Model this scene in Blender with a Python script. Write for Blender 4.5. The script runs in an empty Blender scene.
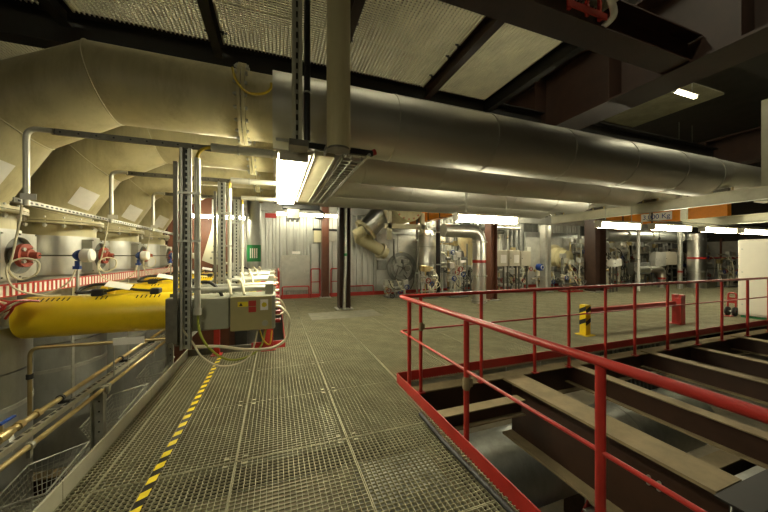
import bpy, math, random
from mathutils import Vector, Matrix
random.seed(7)
PI = math.pi
scene = bpy.context.scene
col = scene.collection

# ------------------------------------------------------------------ camera, world, exposure
cam_d = bpy.data.cameras.new('camera')
cam_d.lens = 14.0; cam_d.sensor_width = 36.0; cam_d.clip_start = 0.05; cam_d.clip_end = 200
cam = bpy.data.objects.new('camera', cam_d); col.objects.link(cam)
cam.location = (0, 0, 1.62); cam.rotation_euler = (PI/2, 0, math.radians(-19.9))
scene.camera = cam
world = bpy.data.worlds.new('plant_ambient'); scene.world = world; world.use_nodes = True
wb = world.node_tree.nodes['Background']
wb.inputs[0].default_value = (1.0, 0.86, 0.60, 1); wb.inputs[1].default_value = 0.10
vs = scene.view_settings
vs.view_transform = 'Standard'; vs.look = 'None'; vs.gamma = 1.0; vs.use_curve_mapping = False
vs.exposure = 0.9
LAMP = (1.0, 0.93, 0.66)          # colour of the fluorescent tubes
MAIN, ROW, FAR, LOW = 34.0, 26.0, 60.0, 3.5
WALK, PIT, UPPER, WALLL = 9.0, 25.0, 13.0, 15.0

# ------------------------------------------------------------------ materials
MATS = {}
def mat(name, color, rough=0.5, metal=0.0, var=0.15, scale=6.0, bump=0.0, dirt=None, dirt_amt=0.0, stretch=(1, 1, 1), bscale=40, emit=0, spec=0.5):
    m = bpy.data.materials.new(name); m.use_nodes = True
    nt = m.node_tree; N = nt.nodes; L = nt.links
    b = N['Principled BSDF']
    b.inputs['Roughness'].default_value = rough; b.inputs['Metallic'].default_value = metal
    b.inputs['Specular IOR Level'].default_value = spec
    if emit:
        b.inputs['Base Color'].default_value = (*color, 1)
        b.inputs['Emission Color'].default_value = (*LAMP, 1); b.inputs['Emission Strength'].default_value = emit
        MATS[name] = m; return m
    tc = N.new('ShaderNodeTexCoord'); mp = N.new('ShaderNodeMapping'); mp.inputs['Scale'].default_value = stretch
    L.new(tc.outputs['Object'], mp.inputs['Vector'])
    n = N.new('ShaderNodeTexNoise'); n.inputs['Scale'].default_value = scale; n.inputs['Detail'].default_value = 6; n.inputs['Roughness'].default_value = 0.62
    L.new(mp.outputs['Vector'], n.inputs['Vector'])
    r = N.new('ShaderNodeValToRGB')
    r.color_ramp.elements[0].position = 0.3; r.color_ramp.elements[1].position = 0.72
    r.color_ramp.elements[0].color = (*[c*(1-var) for c in color], 1)
    r.color_ramp.elements[1].color = (*[min(1, c*(1+var)) for c in color], 1)
    L.new(n.outputs['Fac'], r.inputs['Fac']); out = r.outputs['Color']
    if dirt:
        n2 = N.new('ShaderNodeTexNoise'); n2.inputs['Scale'].default_value = scale*0.55; n2.inputs['Detail'].default_value = 9; n2.inputs['Roughness'].default_value = 0.7
        L.new(mp.outputs['Vector'], n2.inputs['Vector'])
        r2 = N.new('ShaderNodeValToRGB'); r2.color_ramp.elements[0].position = 0.5; r2.color_ramp.elements[1].position = 0.78
        r2.color_ramp.elements[0].color = (0, 0, 0, 1); r2.color_ramp.elements[1].color = (dirt_amt,)*3+(1,)
        L.new(n2.outputs['Fac'], r2.inputs['Fac'])
        mx = N.new('ShaderNodeMixRGB'); mx.inputs['Color2'].default_value = (*dirt, 1)
        L.new(r2.outputs['Color'], mx.inputs['Fac']); L.new(out, mx.inputs['Color1']); out = mx.outputs['Color']
    L.new(out, b.inputs['Base Color'])
    if metal > 0.3:
        rr = N.new('ShaderNodeMapRange'); rr.inputs['To Min'].default_value = max(0.05, rough-0.1); rr.inputs['To Max'].default_value = rough+0.12
        L.new(n.outputs['Fac'], rr.inputs['Value']); L.new(rr.outputs['Result'], b.inputs['Roughness'])
    if bump:
        n3 = N.new('ShaderNodeTexNoise'); n3.inputs['Scale'].default_value = bscale; n3.inputs['Detail'].default_value = 3
        L.new(mp.outputs['Vector'], n3.inputs['Vector'])
        bp = N.new('ShaderNodeBump'); bp.inputs['Strength'].default_value = bump; bp.inputs['Distance'].default_value = 0.02
        L.new(n3.outputs['Fac'], bp.inputs['Height']); L.new(bp.outputs['Normal'], b.inputs['Normal'])
    MATS[name] = m; return m
M = MATS
mat('cream', (0.56, 0.50, 0.29), 0.42, 0, 0.10, 2.2, 0, (0.20, 0.145, 0.06), 0.55, (3.2, 3.2, 0.45), 9)
mat('cream_clean', (0.60, 0.55, 0.36), 0.45, 0, 0.08, 4)
mat('beam_cream', (0.50, 0.48, 0.36), 0.5, 0, 0.10, 3, 0, (0.2, 0.16, 0.09), 0.35)
mat('cladding', (0.56, 0.55, 0.49), 0.52, 1.0, 0.08, 2.0, 0, (0.30, 0.27, 0.20), 0.3, (0.4, 1.2, 1.2), 5)
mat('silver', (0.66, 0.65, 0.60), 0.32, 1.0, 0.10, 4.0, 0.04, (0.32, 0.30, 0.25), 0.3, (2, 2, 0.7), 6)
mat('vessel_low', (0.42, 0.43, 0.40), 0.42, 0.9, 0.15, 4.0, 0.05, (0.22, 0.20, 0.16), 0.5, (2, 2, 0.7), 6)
mat('galv', (0.52, 0.52, 0.46), 0.42, 0.85, 0.18, 12.0)
mat('conduit', (0.58, 0.57, 0.48), 0.32, 0.35, 0.08, 10.0)
mat('galv_dark', (0.17, 0.16, 0.13), 0.5, 0.7, 0.25, 12.0)
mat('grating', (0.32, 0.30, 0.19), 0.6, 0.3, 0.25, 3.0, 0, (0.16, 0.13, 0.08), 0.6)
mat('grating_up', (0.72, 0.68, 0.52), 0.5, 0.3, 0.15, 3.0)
mat('floor_plate', (0.27, 0.255, 0.18), 0.6, 0.2, 0.2, 5.0, 0.1)
mat('red', (0.36, 0.022, 0.017), 0.36, 0, 0.16, 5, 0, (0.19, 0.014, 0.010), 0.5)
mat('red_bright', (0.46, 0.035, 0.025), 0.45, 0, 0.1, 5)
mat('rust_red', (0.33, 0.06, 0.035), 0.5, 0, 0.2, 12)
mat('brown_steel', (0.036, 0.0145, 0.007), 0.5, 0, 0.25, 4, 0, (0.02, 0.008, 0.0045), 0.5)
mat('brown_light', (0.15, 0.055, 0.028), 0.5, 0, 0.2, 4)
mat('dusty_flange', (0.21, 0.16, 0.085), 0.8, 0, 0.22, 5, 0, (0.17, 0.11, 0.06), 0.6)
mat('black_steel', (0.010, 0.008, 0.006), 0.6, 0, 0.3, 5)
mat('yellow', (0.80, 0.56, 0.012), 0.38, 0, 0.07, 4, 0, (0.32, 0.22, 0.02), 0.45)
mat('tape_yellow', (0.78, 0.62, 0.02), 0.6, 0, 0.12, 20, 0, (0.35, 0.27, 0.04), 0.5)
mat('black', (0.012, 0.012, 0.011), 0.5, 0, 0.2, 5)
mat('rubber', (0.02, 0.02, 0.02), 0.55, 0, 0.2, 8)
mat('box_grey', (0.33, 0.33, 0.25), 0.42, 0, 0.07, 5)
mat('box_front', (0.37, 0.32, 0.15), 0.42, 0, 0.07, 5)
mat('enclosure', (0.55, 0.50, 0.38), 0.45, 0, 0.06, 4)
mat('white_panel', (0.72, 0.68, 0.57), 0.45, 0, 0.05, 2)
mat('white', (0.80, 0.78, 0.70), 0.5, 0, 0.05, 5)
mat('paper', (0.85, 0.82, 0.76), 0.7, 0, 0.05, 14)
mat('cable_white', (0.70, 0.64, 0.45), 0.5, 0, 0.1, 8)
mat('cable_yellow', (0.62, 0.44, 0.03), 0.5, 0, 0.1, 8)
mat('cable_green', (0.30, 0.33, 0.04), 0.5, 0, 0.1, 8)
mat('brass', (0.55, 0.44, 0.22), 0.38, 0.9, 0.2, 10)
mat('copper', (0.50, 0.20, 0.12), 0.4, 0.6, 0.2, 10)
mat('blue', (0.02, 0.06, 0.28), 0.45, 0, 0.15, 6)
mat('green', (0.01, 0.20, 0.05), 0.5, 0, 0.1, 6)
mat('orange', (0.80, 0.26, 0.01), 0.45, 0, 0.1, 4)
mat('wall_sheet', (0.56, 0.56, 0.52), 0.42, 0.75, 0.12, 2.0, 0, (0.3, 0.28, 0.22), 0.3, (2, 2, 0.5))
mat('wall_dark', (0.10, 0.10, 0.085), 0.5, 0.4, 0.2, 3)
mat('boiler_plate', (0.46, 0.45, 0.40), 0.48, 0.4, 0.16, 3, 0.05, (0.2, 0.17, 0.12), 0.4)
mat('machine_grey', (0.20, 0.20, 0.18), 0.45, 0.5, 0.25, 6)
mat('concrete', (0.20, 0.17, 0.12), 0.85, 0, 0.25, 2)
mat('dark_wall', (0.05, 0.045, 0.035), 0.8, 0, 0.2, 2)
mat('lamp_housing', (0.55, 0.52, 0.42), 0.5, 0, 0.05, 4)
mat('lamp_main', (1, 1, 1), emit=MAIN)
mat('lamp_row', (1, 1, 1), emit=ROW)
mat('lamp_far', (1, 1, 1), emit=FAR)
mat('lamp_low', (1, 1, 1), emit=LOW)
mat('lamp_wall', (1, 1, 1), emit=WALLL)
mat('lamp_walk', (1, 1, 1), emit=WALK)
mat('lamp_pit', (1, 1, 1), emit=PIT)
mat('lamp_upper', (1, 1, 1), emit=UPPER)

# ------------------------------------------------------------------ mesh helpers
class MB:
    def __init__(self): self.v = []; self.f = []; self.sm = []
    def _add(self, vs, fs, smooth=False):
        o = len(self.v); self.v += [tuple(p) for p in vs]
        for f in fs: self.f.append(tuple(i+o for i in f)); self.sm.append(smooth)
        return self
    def box(self, x0, x1, y0, y1, z0, z1):
        v = [(x, y, z) for z in (z0, z1) for y in (y0, y1) for x in (x0, x1)]
        return self._add(v, [(0, 2, 3, 1), (4, 5, 7, 6), (0, 1, 5, 4), (2, 6, 7, 3), (0, 4, 6, 2), (1, 3, 7, 5)])
    def obox(self, c, ax, ay, az, sx, sy, sz):
        c = Vector(c); ax, ay, az = [Vector(a).normalized() for a in (ax, ay, az)]
        v = [c+ax*(x*sx/2)+ay*(y*sy/2)+az*(z*sz/2) for z in (-1, 1) for y in (-1, 1) for x in (-1, 1)]
        return self._add(v, [(0, 2, 3, 1), (4, 5, 7, 6), (0, 1, 5, 4), (2, 6, 7, 3), (0, 4, 6, 2), (1, 3, 7, 5)])
    def bevbox(self, x0, x1, y0, y1, z0, z1, b=0.01):
        # box with chamfered vertical and horizontal edges
        vs = []
        def ring(z, i):
            a, b_, c, d = x0+i, x1-i, y0+i, y1-i
            k = b
            return [(a+k, c, z), (b_-k, c, z), (b_, c+k, z), (b_, d-k, z), (b_-k, d, z), (a+k, d, z), (a, d-k, z), (a, c+k, z)]
        vs = ring(z0, b)+ring(z0+b, 0)+ring(z1-b, 0)+ring(z1, b)
        fs = [tuple(range(7, -1, -1)), tuple(range(24, 32))]
        for k in range(3):
            for i in range(8): fs.append((k*8+i, k*8+(i+1) % 8, k*8+8+(i+1) % 8, k*8+8+i))
        return self._add(vs, fs)
    def cyl(self, p0, p1, r0, r1=None, n=16, caps=True, smooth=True):
        p0, p1 = Vector(p0), Vector(p1); r1 = r0 if r1 is None else r1
        d = (p1-p0).normalized(); u = d.orthogonal().normalized()
        if abs(d.z) > 0.99: u = Vector((1, 0, 0))
        elif abs(d.x) > 0.99: u = Vector((0, 1, 0))
        w = d.cross(u)
        vs = []
        for p, r in ((p0, r0), (p1, r1)):
            for i in range(n):
                a = 2*PI*i/n; vs.append(p+u*(r*math.cos(a))+w*(r*math.sin(a)))
        self._add(vs, [(i, (i+1) % n, n+(i+1) % n, n+i) for i in range(n)], smooth)
        if caps:
            o = len(self.v)-2*n
            self.f.append(tuple(o+i for i in range(n-1, -1, -1))); self.sm.append(False)
            self.f.append(tuple(o+n+i for i in range(n))); self.sm.append(False)
        return self
    def ring(self, p0, p1, ro, ri, n=32):
        p0, p1 = Vector(p0), Vector(p1); d = (p1-p0).normalized(); u = d.orthogonal().normalized(); w = d.cross(u)
        vs = []
        for p, r in ((p0, ri), (p0, ro), (p1, ro), (p1, ri)):
            for i in range(n):
                a = 2*PI*i/n; vs.append(p+u*(r*math.cos(a))+w*(r*math.sin(a)))
        fs = []
        for k in range(4):
            for i in range(n): fs.append((k*n+i, k*n+(i+1) % n, ((k+1) % 4)*n+(i+1) % n, ((k+1) % 4)*n+i))
        return self._add(vs, fs, False)
    def tube(self, path, r, n=8, caps=True):
        P = [Vector(p) for p in path]; vs = []; prev = None
        for i, p in enumerate(P):
            t = (P[min(i+1, len(P)-1)]-P[max(i-1, 0)]).normalized()
            if prev is None: u = t.orthogonal().normalized()
            else:
                u = prev-t*prev.dot(t)
                u = u.normalized() if u.length > 1e-6 else t.orthogonal().normalized()
            prev = u; w = t.cross(u)
            for k in range(n):
                a = 2*PI*k/n; vs.append(p+u*(r*math.cos(a))+w*(r*math.sin(a)))
        fs = [(i*n+k, i*n+(k+1) % n, (i+1)*n+(k+1) % n, (i+1)*n+k) for i in range(len(P)-1) for k in range(n)]
        self._add(vs, fs, True)
        if caps:
            o = len(self.v)-len(vs)
            self.f.append(tuple(o+i for i in range(n-1, -1, -1))); self.sm.append(False)
            o2 = len(self.v)-n
            self.f.append(tuple(o2+i for i in range(n))); self.sm.append(False)
        return self
    def lathe(self, c, prof, n=32, axis='z'):
        c = Vector(c); vs = []
        for r, h in prof:
            for i in range(n):
                a = 2*PI*i/n
                if axis == 'z': vs.append(c+Vector((r*math.cos(a), r*math.sin(a), h)))
                elif axis == 'x': vs.append(c+Vector((h, r*math.cos(a), r*math.sin(a))))
                else: vs.append(c+Vector((r*math.sin(a), h, r*math.cos(a))))
        m = len(prof)
        fs = [(k*n+i, k*n+(i+1) % n, (k+1)*n+(i+1) % n, (k+1)*n+i) for k in range(m-1) for i in range(n)]
        return self._add(vs, fs, True)
    def ibeam(self, p0, p1, h, w, tf=0.02, tw=0.012, up=(0, 0, 1)):
        # rolled H profile whose top centre line runs p0 > p1
        p0, p1 = Vector(p0), Vector(p1); d = (p1-p0); L = d.length; d.normalize(); up = Vector(up); s = d.cross(up).normalized()
        c = (p0+p1)/2
        self.obox(c-up*(tf/2), d, s, up, L, w, tf)
        self.obox(c-up*(h-tf/2), d, s, up, L, w, tf)
        self.obox(c-up*(h/2), d, s, up, L, tw, h-2*tf)
        return self
    def build(self, name, m, parent=None, auto=True):
        me = bpy.data.meshes.new(name)
        off = Vector((0, 0, 0)); p = parent
        while p is not None: off = off+p.location; p = p.parent
        me.from_pydata([tuple(Vector(v)-off) for v in self.v], [], self.f)
        me.polygons.foreach_set('use_smooth', self.sm)
        me.update()
        if auto and any(self.sm):
            try: me.set_sharp_from_angle(angle=math.radians(40))
            except Exception: pass
        me.materials.append(M[m])
        o = bpy.data.objects.new(name, me); col.objects.link(o); o.parent = parent
        return o
def tag(o, label, cat, group=None):
    o['label'] = label; o['category'] = cat
    if group: o['group'] = group
    return o
def thing(name, label, cat, loc=(0, 0, 0), group=None):
    o = bpy.data.objects.new(name, None); o.empty_display_size = 0.1; col.objects.link(o); o.location = loc
    return tag(o, label, cat, group)
def struct(o): o['kind'] = 'structure'; return o
def sempty(name, loc=(0, 0, 0)):
    o = bpy.data.objects.new(name, None); col.objects.link(o); o.location = loc; return struct(o)
def copy_tree(o, parent=None, loc=None, label=None):
    c = o.copy(); col.objects.link(c); c.parent = parent
    if loc is not None: c.location = loc
    if label: c['label'] = label
    for ch in o.children: copy_tree(ch, c)
    return c
def smooth_path(P, k=6):
    P = [Vector(p) for p in P]; Q = [P[0]]+P+[P[-1]]; out = []
    for i in range(1, len(Q)-2):
        a, b, c, d = Q[i-1], Q[i], Q[i+1], Q[i+2]
        for j in range(k):
            t = j/k
            out.append(0.5*((2*b)+(c-a)*t+(2*a-5*b+4*c-d)*t*t+(3*b-a-3*c+d)*t**3))
    out.append(P[-1]); return out
def bend(P, r, k=5):
    # polyline with rounded corners
    P = [Vector(p) for p in P]; out = [P[0]]
    for i in range(1, len(P)-1):
        a, b, c = P[i-1], P[i], P[i+1]
        d1 = (a-b).normalized(); d2 = (c-b).normalized()
        rr = min(r, (a-b).length*0.48, (c-b).length*0.48)
        s, e = b+d1*rr, b+d2*rr
        for j in range(k+1):
            t = j/k; out.append(s*(1-t)**2+b*(2*t*(1-t))+e*t*t)
    out.append(P[-1]); return out
def text_mesh(txt, size, name, m, parent, loc, rot):
    cu = bpy.data.curves.new('lettering', 'FONT'); cu.body = txt; cu.size = size; cu.align_x = 'CENTER'; cu.align_y = 'CENTER'; cu.extrude = 0.001
    t = bpy.data.objects.new('lettering_source', cu); col.objects.link(t)
    bpy.context.view_layer.update()
    me = bpy.data.meshes.new_from_object(t.evaluated_get(bpy.context.evaluated_depsgraph_get()))
    bpy.data.objects.remove(t); bpy.data.curves.remove(cu)
    me.materials.clear(); me.materials.append(M[m])
    o = bpy.data.objects.new(name, me); col.objects.link(o); o.parent = parent
    off = Vector((0, 0, 0)); p = parent
    while p is not None: off = off+p.location; p = p.parent
    o.location = Vector(loc)-off; o.rotation_euler = rot
    return o

# ------------------------------------------------------------------ floor: open steel grating
PW, PL = 0.893, 1.0
X0, Y0 = -0.297, 0.61           # a panel corner
pit_x, pit_y = 0.16, 5.62       # pit round the vessels
hole_x, hole_y = 1.50, 3.53     # railed opening
GM = {}
def grating_mesh(w, l, mname='grating', px=0.0385, py=0.0345, depth=0.026):
    key = (round(w, 3), round(l, 3), mname, px)
    if key in GM: return GM[key]
    b = MB(); t = 0.0019 if mname == 'grating' else 0.006
    g = 0.006
    nx = max(2, round(w/px)); ny = max(2, round(l/py))
    for i in range(nx+1):
        x = g+(w-2*g)*i/nx; tt = t*1.7 if i in (0, nx) else t
        b.box(x-tt, x+tt, g, l-g, -depth, 0)
    for j in range(ny+1):
        y = g+(l-2*g)*j/ny; tt = t*1.4 if j in (0, ny) else t*0.9
        b.box(g, w-g, y-tt, y+tt, -0.014, -0.001)
    me = bpy.data.meshes.new('grating_panel'); me.from_pydata(b.v, [], b.f); me.materials.append(M[mname]); me.update()
    GM[key] = me; return me
floor = sempty('floor')
def panel(x0, x1, y0, y1, parent, z=0, mname='grating', **k):
    if x1-x0 < 0.08 or y1-y0 < 0.08: return
    o = bpy.data.objects.new('grating_panel', grating_mesh(x1-x0, y1-y0, mname, **k)); col.objects.link(o); o.parent = parent; o.location = (x0, y0, z)
def seams(a, step, lo, hi):
    s = [lo]; k = math.ceil((lo+1e-4-a)/step)
    while a+k*step < hi-1e-4:
        if a+k*step-s[-1] > 0.06: s.append(a+k*step)
        k += 1
    s.append(hi); return s
xs = seams(X0, PW, -1.33, hole_x); ys = seams(Y0, PL, -1.39, pit_y)
for i in range(len(xs)-1):
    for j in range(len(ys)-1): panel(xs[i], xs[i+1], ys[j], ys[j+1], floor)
XR, YB = 25.7, 11.95
xs = seams(X0, PW, hole_x, XR); ys = seams(Y0, PL, hole_y, pit_y)
for i in range(len(xs)-1):
    for j in range(len(ys)-1): panel(xs[i], xs[i+1], ys[j], ys[j+1], floor)
xs = seams(X0, PW, pit_x, XR); ys = seams(Y0, PL, pit_y, YB)
for i in range(len(xs)-1):
    for j in range(len(ys)-1): panel(xs[i], xs[i+1], ys[j], ys[j+1], floor)
# saddle clips along the seams
b = MB()
for cx in (X0, X0+PW):
    for cy in (1.61, 2.61, 3.61, 4.61):
        for dx in (-0.07, 0.07):
            for dy in (-0.045, 0.045): b.box(cx+dx-0.018, cx+dx+0.018, cy+dy-0.013, cy+dy+0.013, -0.001, 0.005)
b.build('saddle_clip', 'grating', floor)['kind'] = 'stuff'
# bearers under the grating
b = MB()
for y in [Y0+k*2.0 for k in range(-1, 3)]: b.ibeam((-1.33, y, -0.034), (1.49, y, -0.034), 0.2, 0.09, 0.012, 0.008)
for y in (5.61, 7.61, 9.61, 11.61): b.ibeam((0.2, y, -0.034), (XR, y, -0.034), 0.24, 0.1, 0.012, 0.008)
b.build('bearer', 'black_steel', floor)
# plain steel plate let into the grating before the column
p = MB().bevbox(0.85, 2.75, 7.65, 8.62, 0.0, 0.008, 0.003).build('cover_plate', 'floor_plate', floor)
# hazard tape
tp = thing('hazard_tape', 'black and yellow striped warning tape running along the grating walkway', 'tape', (-0.84, 1.2, 0))
y = 0.6; k = 0
bY, bK = MB(), MB()
while y < 5.33:
    bb = bY if k % 2 == 0 else bK
    sk = 0.035; L_ = 0.075
    vs = [(-0.868, y, 0.0015), (-0.812, y+sk, 0.0015), (-0.812, y+sk+L_, 0.0015), (-0.868, y+L_, 0.0015)]
    top = [(a, c, 0.003) for a, c, _ in vs]
    bb._add(vs+top, [(0, 1, 2, 3)[::-1], (4, 5, 6, 7), (0, 1, 5, 4), (1, 2, 6, 5), (2, 3, 7, 6), (3, 0, 4, 7)])
    y += L_; k += 1
bY.build('yellow_stripes', 'tape_yellow', tp); bK.build('black_stripes', 'black', tp)
# kerb plates
kb = thing('kerb_plate', 'grey steel kerb plate along the vessel side of the walkway', 'kerb', (-1.34, 2, 0))
for y0, y1 in ((-1.39, 0.6), (0.605, 2.6), (2.605, 4.1), (4.105, 5.62)): MB().bevbox(-1.352, -1.336, y0, y1, -0.06, 0.115, 0.002).build('plate', 'beam_cream', kb)
kb = thing('red_kerb', 'red kerb along the pit edge under the control boxes', 'kerb', (0.15, 7, 0))
MB().bevbox(-0.40, 0.16, 5.625, 5.64, -0.05, 0.12, 0.003).build('plate', 'red', kb)
MB().bevbox(-1.33, -0.405, 5.625, 5.64, -0.05, 0.10, 0.003).build('grey_plate', 'galv_dark', kb)
MB().bevbox(0.145, 0.16, 5.64, 11.9, -0.05, 0.12, 0.003).build('plate', 'red', kb)
kb = thing('red_kerb', 'long red kerb along the foot of the silver back wall', 'kerb', (3, 11.9, 0))
for x0, x1 in ((0.165, 1.62), (2.0, 5.2), (5.22, 8.4), (8.42, 11.2), (11.9, 15.5), (16.3, 19.6)): MB().bevbox(x0, x1, 11.88, 11.9, 0.001, 0.15, 0.004).build('plate', 'red_bright', kb)

# ------------------------------------------------------------------ lower level
fl = MB().box(-6, 26, -5, 13, -3.7, -3.6).build('floor_lower', 'concrete'); struct(fl)
# ------------------------------------------------------------------ walls
def corrugated(name, parent, x0, x1, y, z0, z1, m, pitch=0.25, d=0.05):
    b = MB(); n = max(1, round((x1-x0)/pitch)); w = (x1-x0)/n; pr = []
    for i in range(n):
        a = x0+i*w; pr += [(a, 0), (a+w*0.42, 0), (a+w*0.52, -d), (a+w*0.90, -d)]
    pr.append((x1, 0)); vs = []
    for x, q in pr: vs += [(x, y+q, z0), (x, y+q, z1)]
    b._add(vs, [(2*i, 2*i+2, 2*i+3, 2*i+1) for i in range(len(pr)-1)])
    return b.build(name, m, parent)
wall = struct(MB().box(-6, 26, 12.12, 12.3, -3.6, 8).build('wall_back', 'wall_dark'))
x = -3.0
while x < 6.4:
    corrugated('cladding_sheet', wall, x, x+1.0, 12.10, -0.3, 3.32, 'wall_sheet'); x += 1.005
# fascia strip over the cladding
MB().box(-3, 25.7, 11.86, 12.11, 3.3, 3.75).build('fascia', 'boiler_plate', wall)
x = 7.0
while x < 24.7:
    corrugated('cladding_sheet', wall, x, x+1.0, 12.08, -0.3, 3.32, ('wall_dark', 'wall_sheet', 'boiler_plate', 'wall_sheet')[int(x) % 4], 0.2); x += 1.005
struct(MB().box(-6.2, -6, -5, 12.3, -3.6, 8).build('wall_left', 'dark_wall'))
struct(MB().box(25.8, 26.0, -5, 12.3, -3.6, 8).build('wall_right', 'dark_wall'))
struct(MB().box(-6.2, 26.2, -5.2, -5, -3.6, 8).build('wall_front', 'dark_wall'))
struct(MB().box(-6.2, 26.2, -5.2, 12.3, 8, 8.2).build('ceiling', 'dark_wall'))

# ------------------------------------------------------------------ overhead platform
CZ = 4.60
plat = struct(sempty('ceiling_platform'))
jx = [-5.65, -4.0, -2.38, -0.75, 0.86, 2.50, 3.80]
for i in range(len(jx)-1):
    for (y0, y1) in ((1.96, 2.96), (2.96, 3.96), (3.96, 4.72), (4.95, 5.95), (5.95, 6.95)): 
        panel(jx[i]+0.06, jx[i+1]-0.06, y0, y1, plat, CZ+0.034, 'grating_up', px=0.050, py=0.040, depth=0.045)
def girder(name, label, p0, p1, h, w, m='black_steel', tf=0.02, tw=0.014, stiff=(), grp=None, flange=None):
    t = thing(name, label, 'beam', ((p0[0]+p1[0])/2, (p0[1]+p1[1])/2, p0[2]-h), grp)
    d = (Vector(p1)-Vector(p0)); L = d.length; d.normalize(); up = Vector((0, 0, 1)); s = d.cross(up).normalized(); c = (Vector(p0)+Vector(p1))/2
    MB().obox(c-up*(tf/2), d, s, up, L, w, tf).build('top_flange', flange or m, t)
    MB().obox(c-up*(h-tf/2), d, s, up, L, w, tf).build('bottom_flange', flange or m, t)
    MB().obox(c-up*(h/2), d, s, up, L, tw, h-2*tf).build('web', m, t)
    for q in stiff:
        pp = Vector(p0)+d*q
        for sd in (-1, 1): MB().obox(pp-up*(h/2)+s*(sd*(w/4+tw/4)), d, s, up, 0.014, w/2-tw/2-0.004, h-2*tf).build('stiffener', m, t)
    return t
def near_y(i): return 'joist'
jl = ['at the far left corner', 'left of the first elbow duct', 'above the yellow elbow duct', 'above the bolted duct flange', 'right of the hanging cream post', 'above the long silver pipe']
for i, x in enumerate(jx[:-1]):
    girder('joist', 'dark steel joist under the ceiling grating ' + jl[i], (x, 1.5, CZ-0.012), (x, 4.7, CZ-0.012), 0.20, 0.11, 'brown_steel' if i > 3 else 'black_steel', 0.012, 0.01, (), 'joists under the overhead grating')
girder('edge_joist', 'dark joist along the right edge of the ceiling grating', (3.83, 2.6, CZ+0.03), (3.83, 7.0, CZ+0.03), 0.24, 0.12, 'black_steel')
girder('cross_beam', 'black cross beam just above and behind the nearest silver pipe', (-5.9, 4.84, CZ+0.03), (5.3, 4.84, CZ+0.03), 0.42, 0.22, 'black_steel')
girder('cross_beam', 'thick dark cross beam at the top of the photo nearest the camera', (-5.9, 2.52, CZ+0.05), (5.49, 2.52, CZ+0.05), 0.42, 0.32, 'brown_steel')
girder('main_girder', 'huge brown plate girder with stiffeners under the right ceiling', (5.52, -3.5, 5.5), (5.52, 11.6, 5.5), 1.30, 0.64, 'brown_steel', 0.035, 0.02, (0.9, 2.4, 3.9, 5.4, 6.9, 8.4, 9.9, 11.4))
girder('cross_beam', 'dark beam running right from the main girder past the small ceiling lamp', (5.9, 2.2, 4.95), (12.9, 2.2, 4.95), 0.55, 0.3, 'black_steel')
girder('cross_beam', 'dark beam over the right end of the silver pipes', (5.9, 5.3, 4.95), (12.9, 5.3, 4.95), 0.5, 0.3, 'black_steel')
girder('main_girder', 'second brown girder farther right beyond the cream support column', (13.2, -3.5, 5.3), (13.2, 11.6, 5.3), 0.9, 0.5, 'brown_steel', 0.03, 0.02, (3, 5, 7, 9))
for (x0, x1, y0, y1) in ((6.0, 6.9, 2.5, 3.4), (6.0, 6.9, 3.4, 4.3), (6.0, 6.9, 4.3, 5.1), (6.9, 7.8, 3.4, 4.3), (6.9, 7.8, 4.3, 5.1), (7.8, 8.7, 3.4, 4.3), (7.8, 8.7, 4.3, 5.1)):
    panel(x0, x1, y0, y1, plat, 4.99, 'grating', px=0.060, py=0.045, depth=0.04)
# clips hanging from the ceiling grating
for i, (x, y) in enumerate(((-2.45, 3.9), (-0.84, 3.85), (-0.66, 3.85), (-0.84, 4.5), (-0.66, 4.45), (0.95, 3.7), (0.95, 4.0), (2.41, 3.6), (2.41, 3.85), (2.41, 4.35))):
    t = MB().obox((x, y, CZ-0.02), (1, 0.3, 0), (-0.3, 1, 0), (0, 0, 1), 0.10, 0.02, 0.012).cyl((x, y, CZ-0.05), (x, y, CZ+0.0), 0.012, n=8).cyl((x+0.04, y+0.01, CZ-0.035), (x+0.04, y+0.01, CZ), 0.008, n=8).build('fixing_clip', 'rubber', plat)
# railing of the level above, seen through the gap beside the girder
t = thing('upper_guard_rail', 'red guard rail of the level above by the big brown girder', 'railing', (3.3, 2.27, 4.24))
MB().box(2.9, 3.5, 2.30, 2.315, 4.27, 4.34).build('toe_board', 'red_bright', t)
for x in (2.95, 3.22, 3.42): MB().box(x-0.018, x+0.018, 2.315, 2.345, 4.26, 5.3).build('post', 'red_bright', t)
MB().cyl((2.9, 2.33, 5.30), (3.5, 2.33, 5.30), 0.024, n=10).build('top_rail', 'red_bright', t)
MB().cyl((2.9, 2.33, 4.85), (3.5, 2.33, 4.85), 0.016, n=10).build('mid_rail', 'red_bright', t)
o = tag(MB().tube(smooth_path([(3.24, 2.2, 4.57), (3.34, 2.2, 4.50), (3.44, 2.22, 4.40), (3.54, 2.26, 4.30), (3.56, 2.38, 4.275)], 6), 0.035, 10).build('white_hose', 'white'), 'thick white hose curling beside the upper red rail', 'hose')

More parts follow.
